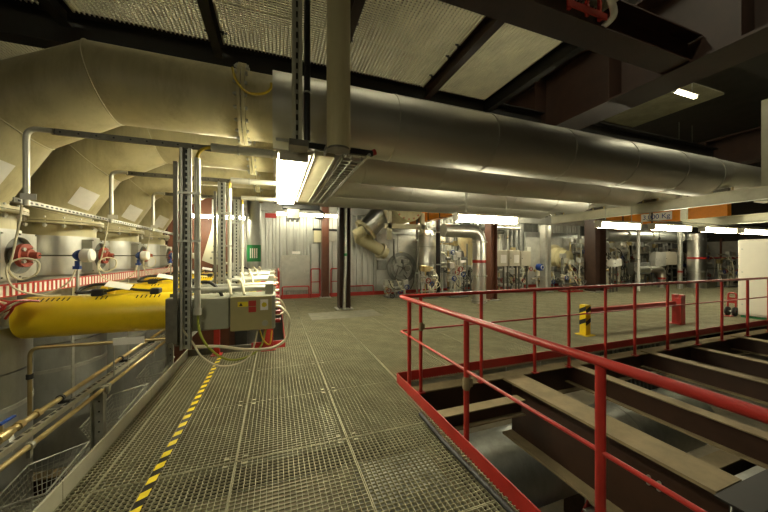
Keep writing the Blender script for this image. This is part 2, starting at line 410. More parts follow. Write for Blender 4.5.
# ------------------------------------------------------------------ lamps
def lamp(name, label, c, axis, L, w, h, m, grp=None, hang=None):
    cx, cy, cz = c
    t = thing(name, label, 'lamp', (cx, cy, cz), grp)
    def bx(l0, l1, w0, w1, z0, z1, nm, mm, bv=0.0):
        b = MB()
        if axis == 'y': a = (cx+w0, cx+w1, cy+l0, cy+l1)
        else: a = (cx+l0, cx+l1, cy+w0, cy+w1)
        (b.bevbox(*a, z0, z1, bv) if bv else b.box(*a, z0, z1)); return b.build(nm, mm, t)
    bx(-L/2, L/2, -w/2-0.03, w/2+0.03, cz+h*0.72, cz+h, 'housing', 'lamp_housing', 0.008)
    bx(-L/2+0.03, L/2-0.03, -w/2+0.008, w/2-0.008, cz, cz+h*0.73, 'diffuser', m, 0.012)
    for s in (-1, 1): bx(s*(L/2-0.015)-0.015, s*(L/2-0.015)+0.015, -w/2+0.002, w/2-0.002, cz-0.002, cz+h*0.72, 'end_cap', 'lamp_housing')
    if hang:
        for s in (-1, 1):
            q = (cx, cy+s*L*0.33) if axis == 'y' else (cx+s*L*0.33, cy)
            MB().cyl((q[0], q[1], cz+h), (q[0], q[1], hang), 0.008, n=8).build('hanger', 'galv', t)
    return t
lamp('fluorescent_lamp', 'large bright fluorescent lamp under the conduits beside the hanging cream post', (0.18, 4.72, 2.63), 'y', 2.85, 0.30, 0.10, 'lamp_main', hang=2.80)
LY, LZ = 4.97, 2.345
PZ_UNDER = 2.885
rx = [(0.656, 0.957), (1.457, 1.752), (1.86, 2.19), (2.32, 2.66), (2.74, 3.1)]
rl = ['left of the silver elbow pipe', 'in front of the brown column', 'below the orange crane beam', 'left of the white cabinet', 'above the white cabinet']
for i, (a, c) in enumerate(rx):
    lamp('fluorescent_lamp', 'long hanging fluorescent lamp ' + rl[i], ((a+c)/2*LY, LY, LZ-0.05+0.008*i), 'x', (c-a)*LY, 0.16, 0.17, 'lamp_row', 'row of hanging lamps beneath the silver pipes', PZ_UNDER if i < 2 else 2.535)
t = thing('lighting_rail', 'thin steel rail carrying the long lamps right of the cream pipe beam', 'rail', (12.5, LY, 2.53))
MB().box(9.1, 15.6, LY-0.02, LY+0.02, 2.535, 2.56).build('channel', 'galv', t)
for x_ in (9.18, 12.98): MB().box(x_-0.012, x_+0.012, LY-0.012, LY+0.012, 2.56, 2.76 if x_ < 10 else 2.56+0.02).build('hanger', 'galv', t)
lamp('ceiling_lamp', 'small lit lamp high under the dark ceiling right of the girder', (6.90, 3.2, 4.50), 'x', 0.66, 0.07, 0.05, 'lamp_wall', hang=4.95)
lamp('fluorescent_lamp', 'fluorescent lamp behind the elbow ducts left of the grey risers', (-1.55, 9.3, 2.66), 'x', 1.5, 0.14, 0.10, 'lamp_far', hang=8.0)
lamp('fluorescent_lamp', 'fluorescent lamp high on the silver back wall beside the brown pillar', (1.3, 11.1, 3.06), 'x', 2.6, 0.16, 0.12, 'lamp_wall', hang=8.0)
lamp('fluorescent_lamp', 'fluorescent lamp over the burner on the back wall', (6.4, 10.4, 3.5), 'x', 1.6, 0.16, 0.12, 'lamp_far', hang=8.0)
lamp('fluorescent_lamp', 'fluorescent lamp high above the control boxes at the back', (11.2, 10.2, 3.5), 'x', 1.6, 0.16, 0.12, 'lamp_far', hang=8.0)
lamp('fluorescent_lamp', 'added fill lamp high at the right end of the plant', (18.6, 8.6, 3.5), 'x', 1.6, 0.16, 0.12, 'lamp_far', hang=8.0)  # added fill light, no known fixture; brightens the dark right end
lamp('fluorescent_lamp', 'fluorescent lamp over the walkway behind the camera', (0.18, -3.0, 2.75), 'x', 1.6, 0.3, 0.10, 'lamp_walk', hang=8.0)
lamp('fluorescent_lamp', 'fluorescent lamp over the vessel pit behind the camera', (-2.6, -0.6, 3.1), 'y', 1.6, 0.3, 0.10, 'lamp_pit', hang=8.0)
for k_, (x_, y_) in enumerate(((-2.5, 1.0), (1.5, 3.4), (4.6, 1.2), (9.5, 2.5))):
    lamp('fluorescent_lamp', 'lamp on the level above ' + ('over the elbow ducts', 'over the ceiling grating', 'beside the upper red rail', 'right of the big girder')[k_], (x_, y_, 7.3), 'x', 2.4, 0.4, 0.10, 'lamp_upper', 'lamps on the level above', 8.0)
lamp('fluorescent_lamp', 'lamp on the level below under the opening beams', (5.2, 5.2, -1.2), 'x', 1.5, 0.14, 0.1, 'lamp_low', 'lamps on the level below', -0.035)
lamp('fluorescent_lamp', 'lamp on the level below beside the silver vessels', (0.75, 4.4, -1.0), 'y', 1.4, 0.14, 0.1, 'lamp_low', 'lamps on the level below', -0.035)

# ------------------------------------------------------------------ process lines (vessel, elbow duct, silver pipe, drive)
LY0, DY, NL = 3.64, 1.33, 4
VX, PZ, RC, RS = -2.65, 3.28, 0.35, 0.403
ordn = ['nearest the camera', 'second from the camera', 'third from the camera', 'farthest from the camera']
def line_copies(root, labels):
    for i in range(1, NL): copy_tree(root, None, root.location+Vector((0, DY*i, 0)), labels[i])

# --- elbow duct
y = LY0
dl = ['cream mitred elbow duct with weld seams, ' + o for o in ordn]
t = thing('elbow_duct', dl[0], 'duct', (VX, y, 2.07), 'cream elbow ducts')
R = 1.5; T = math.tan(math.radians(15))
v1 = Vector((VX+R*(1-T), y, PZ)); seg = 2*R*T
v2 = v1+Vector((-math.cos(math.radians(30)), 0, -math.sin(math.radians(30))))*seg
v3 = v2+Vector((-math.cos(math.radians(60)), 0, -math.sin(math.radians(60))))*seg
pts = [Vector((-0.36, y, PZ)), v1, v2, v3, Vector((VX, y, 2.06))]
dirs = [(pts[i+1]-pts[i]).normalized() for i in range(4)]
def ell(p, d, nrm, r, n=48):
    # circle of the cylinder with axis d cut by the plane (p, nrm)
    w = Vector((0, 1, 0)); u = w.cross(d).normalized(); out = []
    for i in range(n):
        a = 2*PI*i/n; q = p+u*(r*math.cos(a))+w*(r*math.sin(a))
        out.append(q-d*((q-p).dot(nrm)/d.dot(nrm)))
    return out
nr = [Vector((-1, 0, 0))]+[(dirs[i]+dirs[i+1]).normalized() for i in range(3)]+[Vector((0, 0, -1))]
for i in range(4):
    b = MB(); n = 48
    a, c = ell(pts[i], dirs[i], nr[i], RC), ell(pts[i+1], dirs[i], nr[i+1], RC)
    b._add(a+c, [(k, (k+1) % n, n+(k+1) % n, n+k) for k in range(n)], True)
    b.build('duct_section', 'cream', t)
for i in (1, 2, 3):     # weld beads
    e = ell(pts[i], dirs[i], nr[i], RC+0.002); e.append(e[0])
    MB().tube(e, 0.006, 6, False).build('weld_seam', 'cream_clean', t)
# flange pair to the silver pipe
fx = -0.33
for x0 in (-0.365, -0.325): MB().ring((x0, y, PZ), (x0+0.032, y, PZ), RC+0.062, RC-0.002, 48).build('flange', 'cream', t)
for k in range(20):
    a = 2*PI*(k+0.5)/20; cy, cz = y+(RC+0.036)*math.cos(a), PZ+(RC+0.036)*math.sin(a)
    MB().cyl((-0.40, cy, cz), (-0.275, cy, cz), 0.010, n=6, smooth=False).cyl((-0.388, cy, cz), (-0.366, cy, cz), 0.018, n=6, smooth=False).cyl((-0.292, cy, cz), (-0.27, cy, cz), 0.018, n=6, smooth=False).build('bolt', 'galv', t)
MB().cyl((-0.293, y, PZ), (-0.03, y, PZ), RC, n=48, caps=False).build('spool_piece', 'cream', t)
# bottom flange on the vessel
for z0 in (2.0, 2.034): MB().ring((VX, y, z0), (VX, y, z0+0.028), 0.475, RC-0.01, 48).build('bottom_flange', 'cream', t)
for k in range(18):
    a = 2*PI*(k+0.5)/18; cx, cy = VX+0.44*math.cos(a), y+0.44*math.sin(a)
    MB().cyl((cx, cy, 1.955), (cx, cy, 2.085), 0.011, n=6, smooth=False).cyl((cx, cy, 1.965), (cx, cy, 1.992), 0.021, n=6, smooth=False).build('bolt', 'white', t)
# paper data sheet stuck on the sloping section
d3 = dirs[2]; m3 = (v2+v3)/2+d3*0.07
nrm = Vector((0.80, -0.60, -0.30))
nrm = (nrm-d3*nrm.dot(d3)).normalized(); sd = d3.cross(nrm).normalized()
b = MB(); vs = []
for r_ in (RC+0.003, RC+0.0055):
    for j in range(2):
        for k in range(5):
            a = (k-2)*0.16; q = m3+d3*((j-0.5)*0.24)+nrm*(r_*math.cos(a))+sd*(r_*math.sin(a)); vs.append(q)
fs = [(k, k+1, 5+k+1, 5+k)[::-1] for k in range(4)]+[(10+k, 10+k+1, 15+k+1, 15+k) for k in range(4)]
b._add(vs, fs, True); b.build('data_sheet', 'paper', t, False)
line_copies(t, dl)

# --- silver clad pipes running right
sl = ['long silver clad overhead pipe, ' + o for o in ordn]
t = thing('silver_pipe', sl[0], 'pipe', (4, y, PZ-RS), 'silver overhead pipes')
sx = [-0.035, 1.40, 2.84, 4.28, 5.73, 7.15, 8.35]
for i in range(len(sx)-1):
    MB().cyl((sx[i]+0.002, y, PZ), (sx[i+1]-0.002, y, PZ), RS, RS-0.003, n=64, caps=(i == 0 or i == len(sx)-2)).build('cladding_sheet', 'cladding', t)
    bd = MB().cyl((sx[i+1]-0.022, y, PZ), (sx[i+1]+0.012, y, PZ), RS+0.006, n=64).build('joint_band', 'cladding', t)
    # longitudinal lap with rivets on the upper front
    a = math.radians(128 if i % 2 else 118); cy, cz = y+RS*math.cos(a), PZ+RS*math.sin(a)
    tn = Vector((0, -math.sin(a), math.cos(a))); nn = Vector((0, math.cos(a), math.sin(a)))
    if i: 
        lp = MB().obox(((sx[i]+sx[i+1])/2, cy, cz), (1, 0, 0), tn, nn, sx[i+1]-sx[i]-0.06, 0.03, 0.006).build('lap_strip', 'cladding', t)
        b = MB()
        for k in range(7):
            q = Vector((sx[i]+0.12+k*(sx[i+1]-sx[i]-0.24)/6, cy, cz)); b.cyl(q, q+nn*0.007, 0.008, n=6)
        b.build('rivet_row', 'galv_dark', lp)['kind'] = 'stuff'
n = 48; zt = PZ+RS-0.30
a_ = [(8.35, y+RS*math.cos(2*PI*k/n), PZ+RS*math.sin(2*PI*k/n)) for k in range(n)]; c_ = [(8.95, y+0.30*math.cos(2*PI*k/n), zt+0.30*math.sin(2*PI*k/n)) for k in range(n)]
b = MB(); b._add(a_+c_, [(k, (k+1) % n, n+(k+1) % n, n+k) for k in range(n)], True); b.build('reducer', 'cladding', t)
MB().cyl((8.95, y, zt), (9.95, y, zt), 0.30, n=48).build('end_section', 'cladding', t)
MB().cyl((8.93, y, zt), (8.97, y, zt), 0.306, n=48).build('joint_band', 'cladding', t)
line_copies(t, sl)
for x0, x1 in ((9.955, 11.4), (11.41, 13.0)): MB().cyl((x0, y, zt), (x1, y, zt), 0.30, n=48).build('cladding_sheet', 'cladding', t)
for pz_ in [o for o in col.objects if o.name.startswith('silver_pipe.')]:
    yy = pz_.location.y
    MB().ring((9.90, yy, zt), (9.95, yy, zt), 0.35, 0.295, 32).cyl((9.95, yy, zt), (9.98, yy, zt), 0.35, n=32).build('blind_flange', 'galv', pz_)

# --- vessel
vl = ['silver jacketed process vessel standing in the pit, ' + o for o in ordn]
t = thing('vessel', vl[0], 'tank', (VX, y, -3.6), 'silver process vessels')
MB().cyl((VX, y, 1.86), (VX, y, 1.998), 0.40, n=40).build('neck', 'cream', t)
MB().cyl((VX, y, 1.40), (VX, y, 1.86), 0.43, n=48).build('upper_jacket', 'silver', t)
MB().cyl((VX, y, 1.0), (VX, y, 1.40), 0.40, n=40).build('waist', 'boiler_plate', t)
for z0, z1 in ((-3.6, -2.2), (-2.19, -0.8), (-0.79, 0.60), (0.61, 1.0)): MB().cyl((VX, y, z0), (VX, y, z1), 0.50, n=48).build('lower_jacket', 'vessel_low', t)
for z in (-0.80, -2.2, 0.30): MB().ring((VX, y, z-0.02), (VX, y, z+0.02), 0.506, 0.49, 48).build('band', 'galv', t)
# square port housing with round recess, facing the walkway
b = MB(); n = 32; hw, zc, rr, fxp = 0.20, 1.625, 0.165, -2.165
sq, ci, bk = [], [], []
for i in range(n):
    a = 2*PI*i/n+PI/4; c, s = math.cos(a), math.sin(a); m_ = max(abs(c), abs(s))
    sq.append((fxp, y+hw*c/m_, zc+hw*s/m_)); ci.append((fxp, y+rr*c, zc+rr*s)); bk.append((fxp-0.05, y+rr*c, zc+rr*s))
sqb = [(p_[0]-0.12, p_[1], p_[2]) for p_ in sq]
b._add(sq+ci+bk+sqb, [(i, (i+1) % n, n+(i+1) % n, n+i) for i in range(n)]+[(n+i, n+(i+1) % n, 2*n+(i+1) % n, 2*n+i) for i in range(n)]+[(3*n+i, 3*n+(i+1) % n, (i+1) % n, i) for i in range(n)])
pp = b.build('port_housing', 'silver', t)
MB().cyl((fxp-0.052, y, zc), (fxp-0.046, y, zc), rr-0.002, n=32).build('port_back', 'machine_grey', pp)
b = MB()
for sy in (-0.19, 0, 0.19):
    for sz in (-0.19, 0.19): b.cyl((fxp, y+sy, zc+sz), (fxp+0.006, y+sy, zc+sz), 0.008, n=6)
b.build('screws', 'galv_dark', pp)['kind'] = 'stuff'
line_copies(t, vl)

# --- red shaft hub with instrument
hl = ['red bolted shaft hub with thin rod and blue instrument, ' + o for o in ordn]
t = thing('shaft_drive', hl[0], 'valve drive', (-2.1, y, 1.5), 'red shaft hubs')
MB().cyl((-2.21, y, zc), (-2.15, y, zc), 0.06, n=20).build('bearing', 'galv', t)
h_ = MB().cyl((-2.15, y, zc), (-2.115, y, zc), 0.105, n=28).cyl((-2.115, y, zc), (-2.085, y, zc), 0.07, 0.055, n=24).build('red_flange', 'rust_red', t)
for k in range(4):
    a = PI/4+k*PI/2; q = (y+0.075*math.cos(a), zc+0.075*math.sin(a))
    MB().cyl((-2.115, *q), (-2.098, *q), 0.019, n=6, smooth=False).build('bolt', 'galv', h_)
MB().cyl((-2.09, y, zc), (-2.035, y, zc), 0.036, 0.03, n=16).build('hub_nose', 'rust_red', t)
MB().cyl((-2.04, y, zc), (-1.775, y, zc), 0.007, n=10).build('rod', 'galv_dark', t)
MB().lathe((-1.79, y, zc), [(0.0, 0), (0.025, 0), (0.045, 0.02), (0.055, 0.045), (0.04, 0.06), (0.04, 0.075)], 24, 'x').build('instrument_body', 'blue', t)
MB().lathe((-1.72, y, zc), [(0.052, -0.012), (0.064, 0), (0.064, 0.06), (0.05, 0.075), (0.0, 0.078)], 24, 'x').build('instrument_cap', 'white', t)
MB().cyl((-1.765, y, zc-0.05), (-1.765, y, zc-0.11), 0.018, n=10).box(-1.79, -1.74, y-0.02, y+0.02, zc-0.13, zc-0.10).build('terminal_box', 'blue', t)
# bracket holding the instrument from the drive below
MB().box(-1.77, -1.755, y-0.012, y+0.012, 1.24, zc-0.12).build('bracket', 'galv', t)
MB().tube(smooth_path([(-1.765, y-0.02, zc-0.13), (-1.80, y-0.05, 1.38), (-1.92, y-0.05, 1.29), (-2.02, y-0.06, 1.27)]), 0.007, 6).build('cable', 'cable_white', t)
line_copies(t, hl)

# --- hanging sensor cable with a loop
cl = ['thin pale sensor cable looping below the perforated rail, ' + o for o in ordn[:3]]
for i in range(3):
    yy = y+DY*i-0.14
    P = [(-1.95, yy-0.2, 2.04), (-1.97, yy-0.19, 1.9), (-2.02, yy-0.18, 1.62), (-2.06, yy-0.15, 1.5), (-2.02, yy-0.1, 1.42), (-1.94, yy-0.06, 1.47), (-1.93, yy-0.06, 1.57), (-2.0, yy-0.12, 1.60), (-2.06, yy-0.17, 1.53), (-2.03, yy-0.15, 1.36), (-1.92, yy-0.05, 1.28), (-1.82, yy+0.02, 1.265)]
    o = MB().tube(smooth_path(P, 5), 0.008, 6).build('sensor_cable', 'cable_white'); tag(o, cl[i], 'cable', 'sensor cables by the vessels')

for i, (mt, lb) in enumerate((('red_bright', 'red lead tangled at the left end of the nearest yellow drive'), ('cable_white', 'white lead tangled at the left end of the nearest yellow drive'), ('red', 'dark red lead curled low at the left edge beside the nearest yellow drive'))):
    P = [(-2.10-0.02*i, 3.38-0.05*i, 1.10), (-2.04, 3.36-0.05*i, 1.20+0.01*i), (-2.10, 3.34-0.05*i, 1.26), (-2.0, 3.32-0.05*i, 1.22), (-2.06, 3.30-0.04*i, 1.17), (-1.96, 3.34-0.05*i, 1.24+0.01*i), (-1.90, 3.40, 1.235)]
    tag(MB().tube(smooth_path(P, 6), 0.009, 6).build('lead_cable', mt), lb, 'cable')
# --- red and white striped strip along the vessels
t = thing('striped_barrier', 'red and white striped strip running along the vessel fronts', 'barrier', (-2.1, 5.5, 1.25))
MB().box(-2.118, -2.108, 2.2, 8.4, 1.275, 1.385).build('red_strip', 'red_bright', t)
b = MB(); yy = 2.22
while yy < 8.38: b.box(-2.108, -2.104, yy, yy+0.028, 1.285, 1.372); yy += 0.062
b.build('white_bars', 'white', t)['kind'] = 'stuff'
for yy in (2.97, 4.3, 5.63, 6.96, 8.29): MB().box(-2.13, -2.118, yy-0.02, yy+0.02, -0.05, 1.385).box(-2.45, -2.118, yy-0.02, yy+0.02, -0.08, -0.05).build('stay', 'galv', t)

# --- yellow linear drive and control box
al = ['yellow drive cylinder with vent slots in front of the vessel, ' + o for o in ordn]
t = thing('drive_cylinder', al[0], 'actuator', (-1.5, y, 0.8), 'yellow drive cylinders')
AZ, AR = 1.062, 0.186
MB().lathe((-2.14, y, AZ), [(0.0, 0.0), (AR-0.03, 0.0), (AR-0.008, 0.012), (AR, 0.035), (AR, 1.14)], 48, 'x').build('cover', 'yellow', t)
MB().cyl((-1.0, y, AZ), (-0.996, y, AZ), AR, n=48).ring((-1.008, y, AZ), (-0.993, y, AZ), AR+0.003, AR-0.006, 48).build('end_plate', 'yellow', t)
MB().cyl((-0.996, y, AZ), (-0.93, y, AZ), 0.15, n=32).build('coupling', 'black', t)
b = MB()
for x0 in (-2.0, -1.58, -1.27):
    for k in range(7 if x0 < -1.6 else 6 if x0 > -1.4 else 3):
        for a in (math.radians(118),):
            nn = Vector((0, math.cos(a), math.sin(a))); tn = Vector((0, -math.sin(a), math.cos(a)))
            b.obox(Vector((x0+0.036*k, y, AZ))+nn*AR, (1, 0, 0), tn, nn, 0.010, 0.045, 0.003)
b.build('vent_slots', 'black', t)['kind'] = 'stuff'
# brackets to vessel and carrier channel
MB().box(-2.16, -2.10, y-0.06, y+0.06, AZ-0.05, AZ+0.05).build('vessel_bracket', 'galv_dark', t)
ch = MB().box(-0.97, -0.90, y-0.20, y-0.185, 0.80, 1.25).box(-0.97, -0.90, y+0.185, y+0.2, 0.80, 1.25).box(-0.93, -0.90, y-0.2, y+0.2, 0.82, 1.25).build('carrier_frame', 'galv_dark', t)
MB().bevbox(-0.97, -0.85, y-0.33, y-0.2, 0.80, 1.22, 0.006).build('carrier_leg', 'galv_dark', t)
# black connector, cable and tag on top
cn = MB().bevbox(-1.64, -1.55, y-0.06, y+0.03, AZ+AR-0.012, AZ+AR+0.055, 0.008).build('connector', 'rubber', t)
MB().bevbox(-1.18, -1.10, y-0.06, y+0.03, AZ+AR-0.012, AZ+AR+0.05, 0.008).build('connector', 'rubber', t)
MB().tube(smooth_path([(-1.55, y-0.02, AZ+AR+0.03), (-1.42, y+0.0, AZ+AR+0.055), (-1.3, y, AZ+AR+0.035), (-1.18, y-0.02, AZ+AR+0.025)]), 0.013, 8).build('lead', 'rubber', t)
MB().tube(smooth_path([(-1.64, y-0.02, AZ+AR+0.03), (-1.76, y-0.02, AZ+AR+0.03), (-1.68, y+0.08, AZ+AR+0.09), (-1.5, y+0.09, AZ+AR+0.075), (-1.38, y+0.06, AZ+AR+0.035)]), 0.014, 8).build('lead', 'rubber', t)
MB().obox((-1.44, y-0.02, AZ+AR+0.085), (1, 0, -0.22), (0, 1, 0.5), (0.22, -0.5, 1), 0.20, 0.095, 0.004).build('tag_plate', 'white', t)
MB().lathe((-1.54, y+0.08, AZ+AR+0.03), [(0.028, -0.04), (0.032, 0.0), (0.02, 0.04), (0, 0.042)], 12).build('plug', 'cable_yellow', t)
line_copies(t, al)

bl = ['grey green control box with warning stickers on the drive end, ' + o for o in ordn]
t = thing('control_box', bl[0], 'control box', (-0.4, y-0.2, 0.78), 'drive control boxes')
by = y-0.32
MB().bevbox(-0.845, -0.465, by+0.02, by+0.40, 0.865, 1.185, 0.012).build('motor_housing', 'box_grey', t)
bb = MB().bevbox(-0.455, -0.03, by, by+0.34, 0.835, 1.195, 0.014).build('case', 'box_grey', t)
MB().bevbox(-0.452, -0.065, by-0.012, by+0.0, 0.845, 1.185, 0.004).build('lid', 'box_front', t)
st = MB().box(-0.385, -0.29, by-0.0145, by-0.0125, 1.085, 1.135).build('warning_sticker', 'tape_yellow', t)
b = MB()
b._add([(-0.372, by-0.016, 1.093), (-0.338, by-0.016, 1.093), (-0.355, by-0.016, 1.127), (-0.372, by-0.0145, 1.093), (-0.338, by-0.0145, 1.093), (-0.355, by-0.0145, 1.127)], [(0, 1, 2), (3, 5, 4), (0, 2, 5, 3), (1, 4, 5, 2), (0, 3, 4, 1)])
b.build('warning_triangle', 'black', st)
for z0 in (1.025, 1.086): MB().box(-0.285, -0.215, by-0.0145, by-0.0125, z0, z0+0.056).build('red_sticker', 'red_bright', t)
ls = MB().box(-0.175, -0.10, by-0.0145, by-0.0125, 1.04, 1.15).build('label_sticker', 'paper', t)
MB().cyl((-0.1375, by-0.016, 1.095), (-0.1375, by-0.0145, 1.095), 0.027, n=6, smooth=False).build('label_symbol', 'tape_yellow', ls)
MB().cyl((-0.13, by-0.018, 0.905), (-0.13, by-0.012, 0.905), 0.03, n=20).build('cap', 'box_grey', t)
for z in (0.90, 0.99, 1.08): MB().cyl((-0.03, by+0.1, z), (0.02, by+0.1, z), 0.022, n=12).build('cable_gland', 'red' if z < 1.05 else 'cable_white', t)
# tubes and rod running over the box towards the drive
for k, (dz, dy, r_) in enumerate(((0.235, 0.1, 0.028), (0.245, 0.26, 0.034), (0.22, 0.40, 0.022))):
    MB().cyl((-0.86, by+dy, 1.0+dz+0.02), (-0.06, by+dy, 1.0+dz+0.02), r_, n=14).build('guide_tube', 'galv' if k < 2 else 'cream_clean', t)
MB().box(-0.13, -0.05, by+0.05, by+0.46, 1.195, 1.30).build('tube_clamp', 'box_grey', t)
MB().cyl((-0.86, by+0.52, 1.245), (-0.02, by+0.52, 1.245), 0.014, n=10).build('red_line', 'copper', t)
for x0 in (-0.50, -0.38): MB().tube(smooth_path([(x0-0.05, by+0.5, 1.24), (x0-0.02, by+0.3, 1.33), (x0+0.02, by+0.12, 1.32), (x0+0.05, by+0.04, 1.20)]), 0.014, 7).build('hose', 'cable_white', t)
MB().tube(smooth_path([(-0.84, by+0.2, 1.31), (-0.7, by+0.2, 1.33), (-0.6, by+0.15, 1.28), (-0.54, by+0.1, 1.19)]), 0.016, 7).build('hose', 'rubber', t)
t.location = t.location+Vector((0.025, 0, 0.025))
line_copies(t, bl)
# cables looping under the nearest control box
for nm, mt, r_, P, lb in (
    ('power_cable', 'cable_white', 0.015, [(0.0, 3.4, 1.08), (0.06, 3.35, 1.07), (0.13, 3.3, 0.96), (0.10, 3.28, 0.76), (-0.04, 3.27, 0.68), (-0.28, 3.26, 0.69), (-0.5, 3.27, 0.74), (-0.72, 3.28, 0.76)], 'thick white cable looping under the nearest control box'),
    ('power_cable', 'cable_white', 0.010, [(-0.03, 3.46, 1.16), (0.05, 3.5, 1.13), (0.10, 3.52, 1.02), (0.05, 3.5, 0.98), (0.0, 3.46, 0.985)], 'short white cable loop at the right side of the nearest control box'),
    ('earth_cable', 'cable_green', 0.011, [(-0.70, 3.3, 1.10), (-0.69, 3.28, 0.92), (-0.62, 3.27, 0.76), (-0.48, 3.28, 0.62), (-0.32, 3.32, 0.585), (-0.16, 3.36, 0.66), (-0.10, 3.4, 0.84)], 'yellow green earth cable hanging under the nearest control box'),
    ('signal_cable', 'cable_white', 0.009, [(-0.84, 3.29, 0.95), (-0.74, 3.27, 0.80), (-0.66, 3.26, 0.66), (-0.52, 3.26, 0.56), (-0.36, 3.28, 0.55), (-0.24, 3.33, 0.62), (-0.18, 3.38, 0.835)], 'thin pale cable sagging lowest beneath the nearest control box'),
    ('signal_cable', 'cable_yellow', 0.008, [(-0.16, 3.4, 0.84), (-0.12, 3.36, 0.74), (-0.06, 3.34, 0.70), (-0.04, 3.36, 0.835)], 'small yellow cable loop below the right end of the nearest control box')):
    o = MB().tube(smooth_path(P, 6), r_, 8).build(nm, mt); tag(o, lb, 'cable')
# carrier beam under the drives and its red portal
t = thing('carrier_beam', 'grey carrier beam running under the ends of the yellow drives', 'beam', (-0.91, 5.6, 0.72))
MB().ibeam((-0.91, 3.5, 0.798), (-0.91, 8.1, 0.798), 0.08, 0.07, 0.01, 0.008).build('profile', 'galv_dark', t)
t = thing('drive_stand', 'red steel portal stand under the control boxes at the pit edge', 'stand', (-0.5, 5.58, 0))
for x0, w_ in ((-0.91, 0.04), (-0.12, 0.075)):
    MB().box(x0-w_, x0+w_, 5.50, 5.60, 0.0, 0.715).build('leg', 'red', t)
    MB().box(x0-w_-0.04, x0+w_+0.04, 5.46, 5.62, 0.0, 0.012).build('base_plate', 'red', t)
MB().box(-0.87, -0.195, 5.52, 5.58, 0.66, 0.715).build('cross_bar', 'galv_dark', t)
# --- struts with conduits at every line
rl_ = ['slotted support strut with riser conduits at the drive ' + o for o in ordn[:3]]
for ri, dx in enumerate((0.0, 0.10, 0.13)):
    ys_ = 3.28+DY*ri
    t = thing('cable_riser', rl_[ri], 'cable riser', (-0.8, ys_, 0.78), 'cable risers')
    MB().box(-0.895+dx, -0.862+dx, ys_-0.02, ys_+0.02, 0.80, 2.50).build('side_channel', 'galv_dark', t)
    c1 = MB().box(-0.845+dx, -0.838+dx, ys_-0.02, ys_+0.02, 0.74, 2.635).box(-0.757+dx, -0.75+dx, ys_-0.02, ys_+0.02, 0.74, 2.635).box(-0.845+dx, -0.75+dx, ys_+0.014, ys_+0.02, 0.74, 2.635).box(-0.845+dx, -0.82+dx, ys_-0.02, ys_-0.014, 0.74, 2.635).box(-0.775+dx, -0.75+dx, ys_-0.02, ys_-0.014, 0.74, 2.635).build('slotted_channel', 'galv', t)
    b = MB(); z = 0.78
    while z < 2.6: b.box(-0.806+dx, -0.789+dx, ys_+0.010, ys_+0.0135, z, z+0.034); z += 0.055
    b.build('slots', 'black', c1)['kind'] = 'stuff'
    MB().cyl((-0.702+dx, ys_, 1.06), (-0.702+dx, ys_, 2.55), 0.027, n=16).build('riser_conduit', 'conduit', t)
    MB().cyl((-0.702+dx, ys_, 1.06), (-0.702+dx, ys_, 1.12), 0.033, n=16).build('conduit_sleeve', 'conduit', t)
    for z in (1.3, 1.75, 2.2): MB().box(-0.86+dx, -0.67+dx, ys_-0.034, ys_-0.026, z, z+0.022).build('pipe_clip', 'galv', t)
    MB().tube(smooth_path([(-0.702+dx, ys_, 2.5), (-0.70+dx, ys_, 2.58), (-0.66+dx*0.7, ys_, 2.64), (-0.59+dx*0.4, ys_, 2.665), (-0.55, ys_, 2.667)]), 0.016, 8).build('wire_bundle', 'cable_yellow', t)
    hs = MB().box(-1.76, -0.56, ys_-0.003, ys_+0.022, 2.635, 2.685).build('cross_strut', 'galv_dark', t)
    b = MB()
    for k in range(10): b.cyl((-1.70+k*0.12, ys_-0.005, 2.66), (-1.70+k*0.12, ys_-0.002, 2.66), 0.008, n=8)
    b.build('strut_holes', 'black', hs)['kind'] = 'stuff'
    MB().cyl((-0.585, ys_, 2.668), (0.02, ys_, 2.668), 0.040, n=16).build('horizontal_conduit', 'conduit', t)
    for x0 in (-0.36, -0.05): MB().ring((x0, ys_, 2.668), (x0+0.02, ys_, 2.668), 0.047, 0.039, 16).build('conduit_clip', 'galv', t)
    MB().tube(bend([(-1.74, ys_-0.01, 2.66), (-1.905, ys_-0.01, 2.66), (-1.905, ys_-0.01, 2.03)], 0.13, 8), 0.021, 12).build('bent_conduit', 'conduit', t)
    MB().box(-1.93, -1.83, ys_-0.036, ys_-0.032, 2.075, 2.125).build('tag_plate', 'white', t)
t = thing('perforated_rail', 'perforated steel rail running along the bent conduits by the vessels', 'rail', (-2.0, 5.4, 2.05))
MB().box(-1.945, -1.938, 3.2, 7.9, 2.045, 2.085).box(-1.965, -1.938, 3.2, 7.9, 2.045, 2.05).build('strip', 'galv', t)
b = MB(); yy = 3.24
while yy < 7.9: b.box(-1.938, -1.9365, yy, yy+0.03, 2.058, 2.073); yy += 0.062
b.build('holes', 'black', t)['kind'] = 'stuff'

# ------------------------------------------------------------------ cable tray frame by the lamp
t = thing('tray_frame', 'black cross bar carrying the cable trays at the hanging post', 'frame', (0.65, 3.2, 2.7))
MB().box(0.28, 1.02, 3.17, 3.215, 2.735, 2.795).build('cross_bar', 'black', t)
MB().cyl((1.02, 3.19, 2.775), (1.05, 3.19, 2.79), 0.034, n=14).build('end_stop', 'red', t)
MB().box(0.28, 1.0, 6.0, 6.05, 2.735, 2.795).build('cross_bar', 'galv', t)
MB().box(0.0, 0.9, 3.24, 3.26, 2.80, 2.83).build('support_rail', 'galv', t)
t = thing('cable_tray', 'cream covered cable tray next to the bright lamp', 'tray', (0.5, 4.6, 2.68))
MB().bevbox(0.39, 0.60, 3.23, 6.1, 2.69, 2.733, 0.004).build('cover', 'cream_clean', t)
for x0 in (0.385, 0.597): MB().box(x0, x0+0.008, 3.23, 6.1, 2.675, 2.735).build('side_rail', 'galv', t)
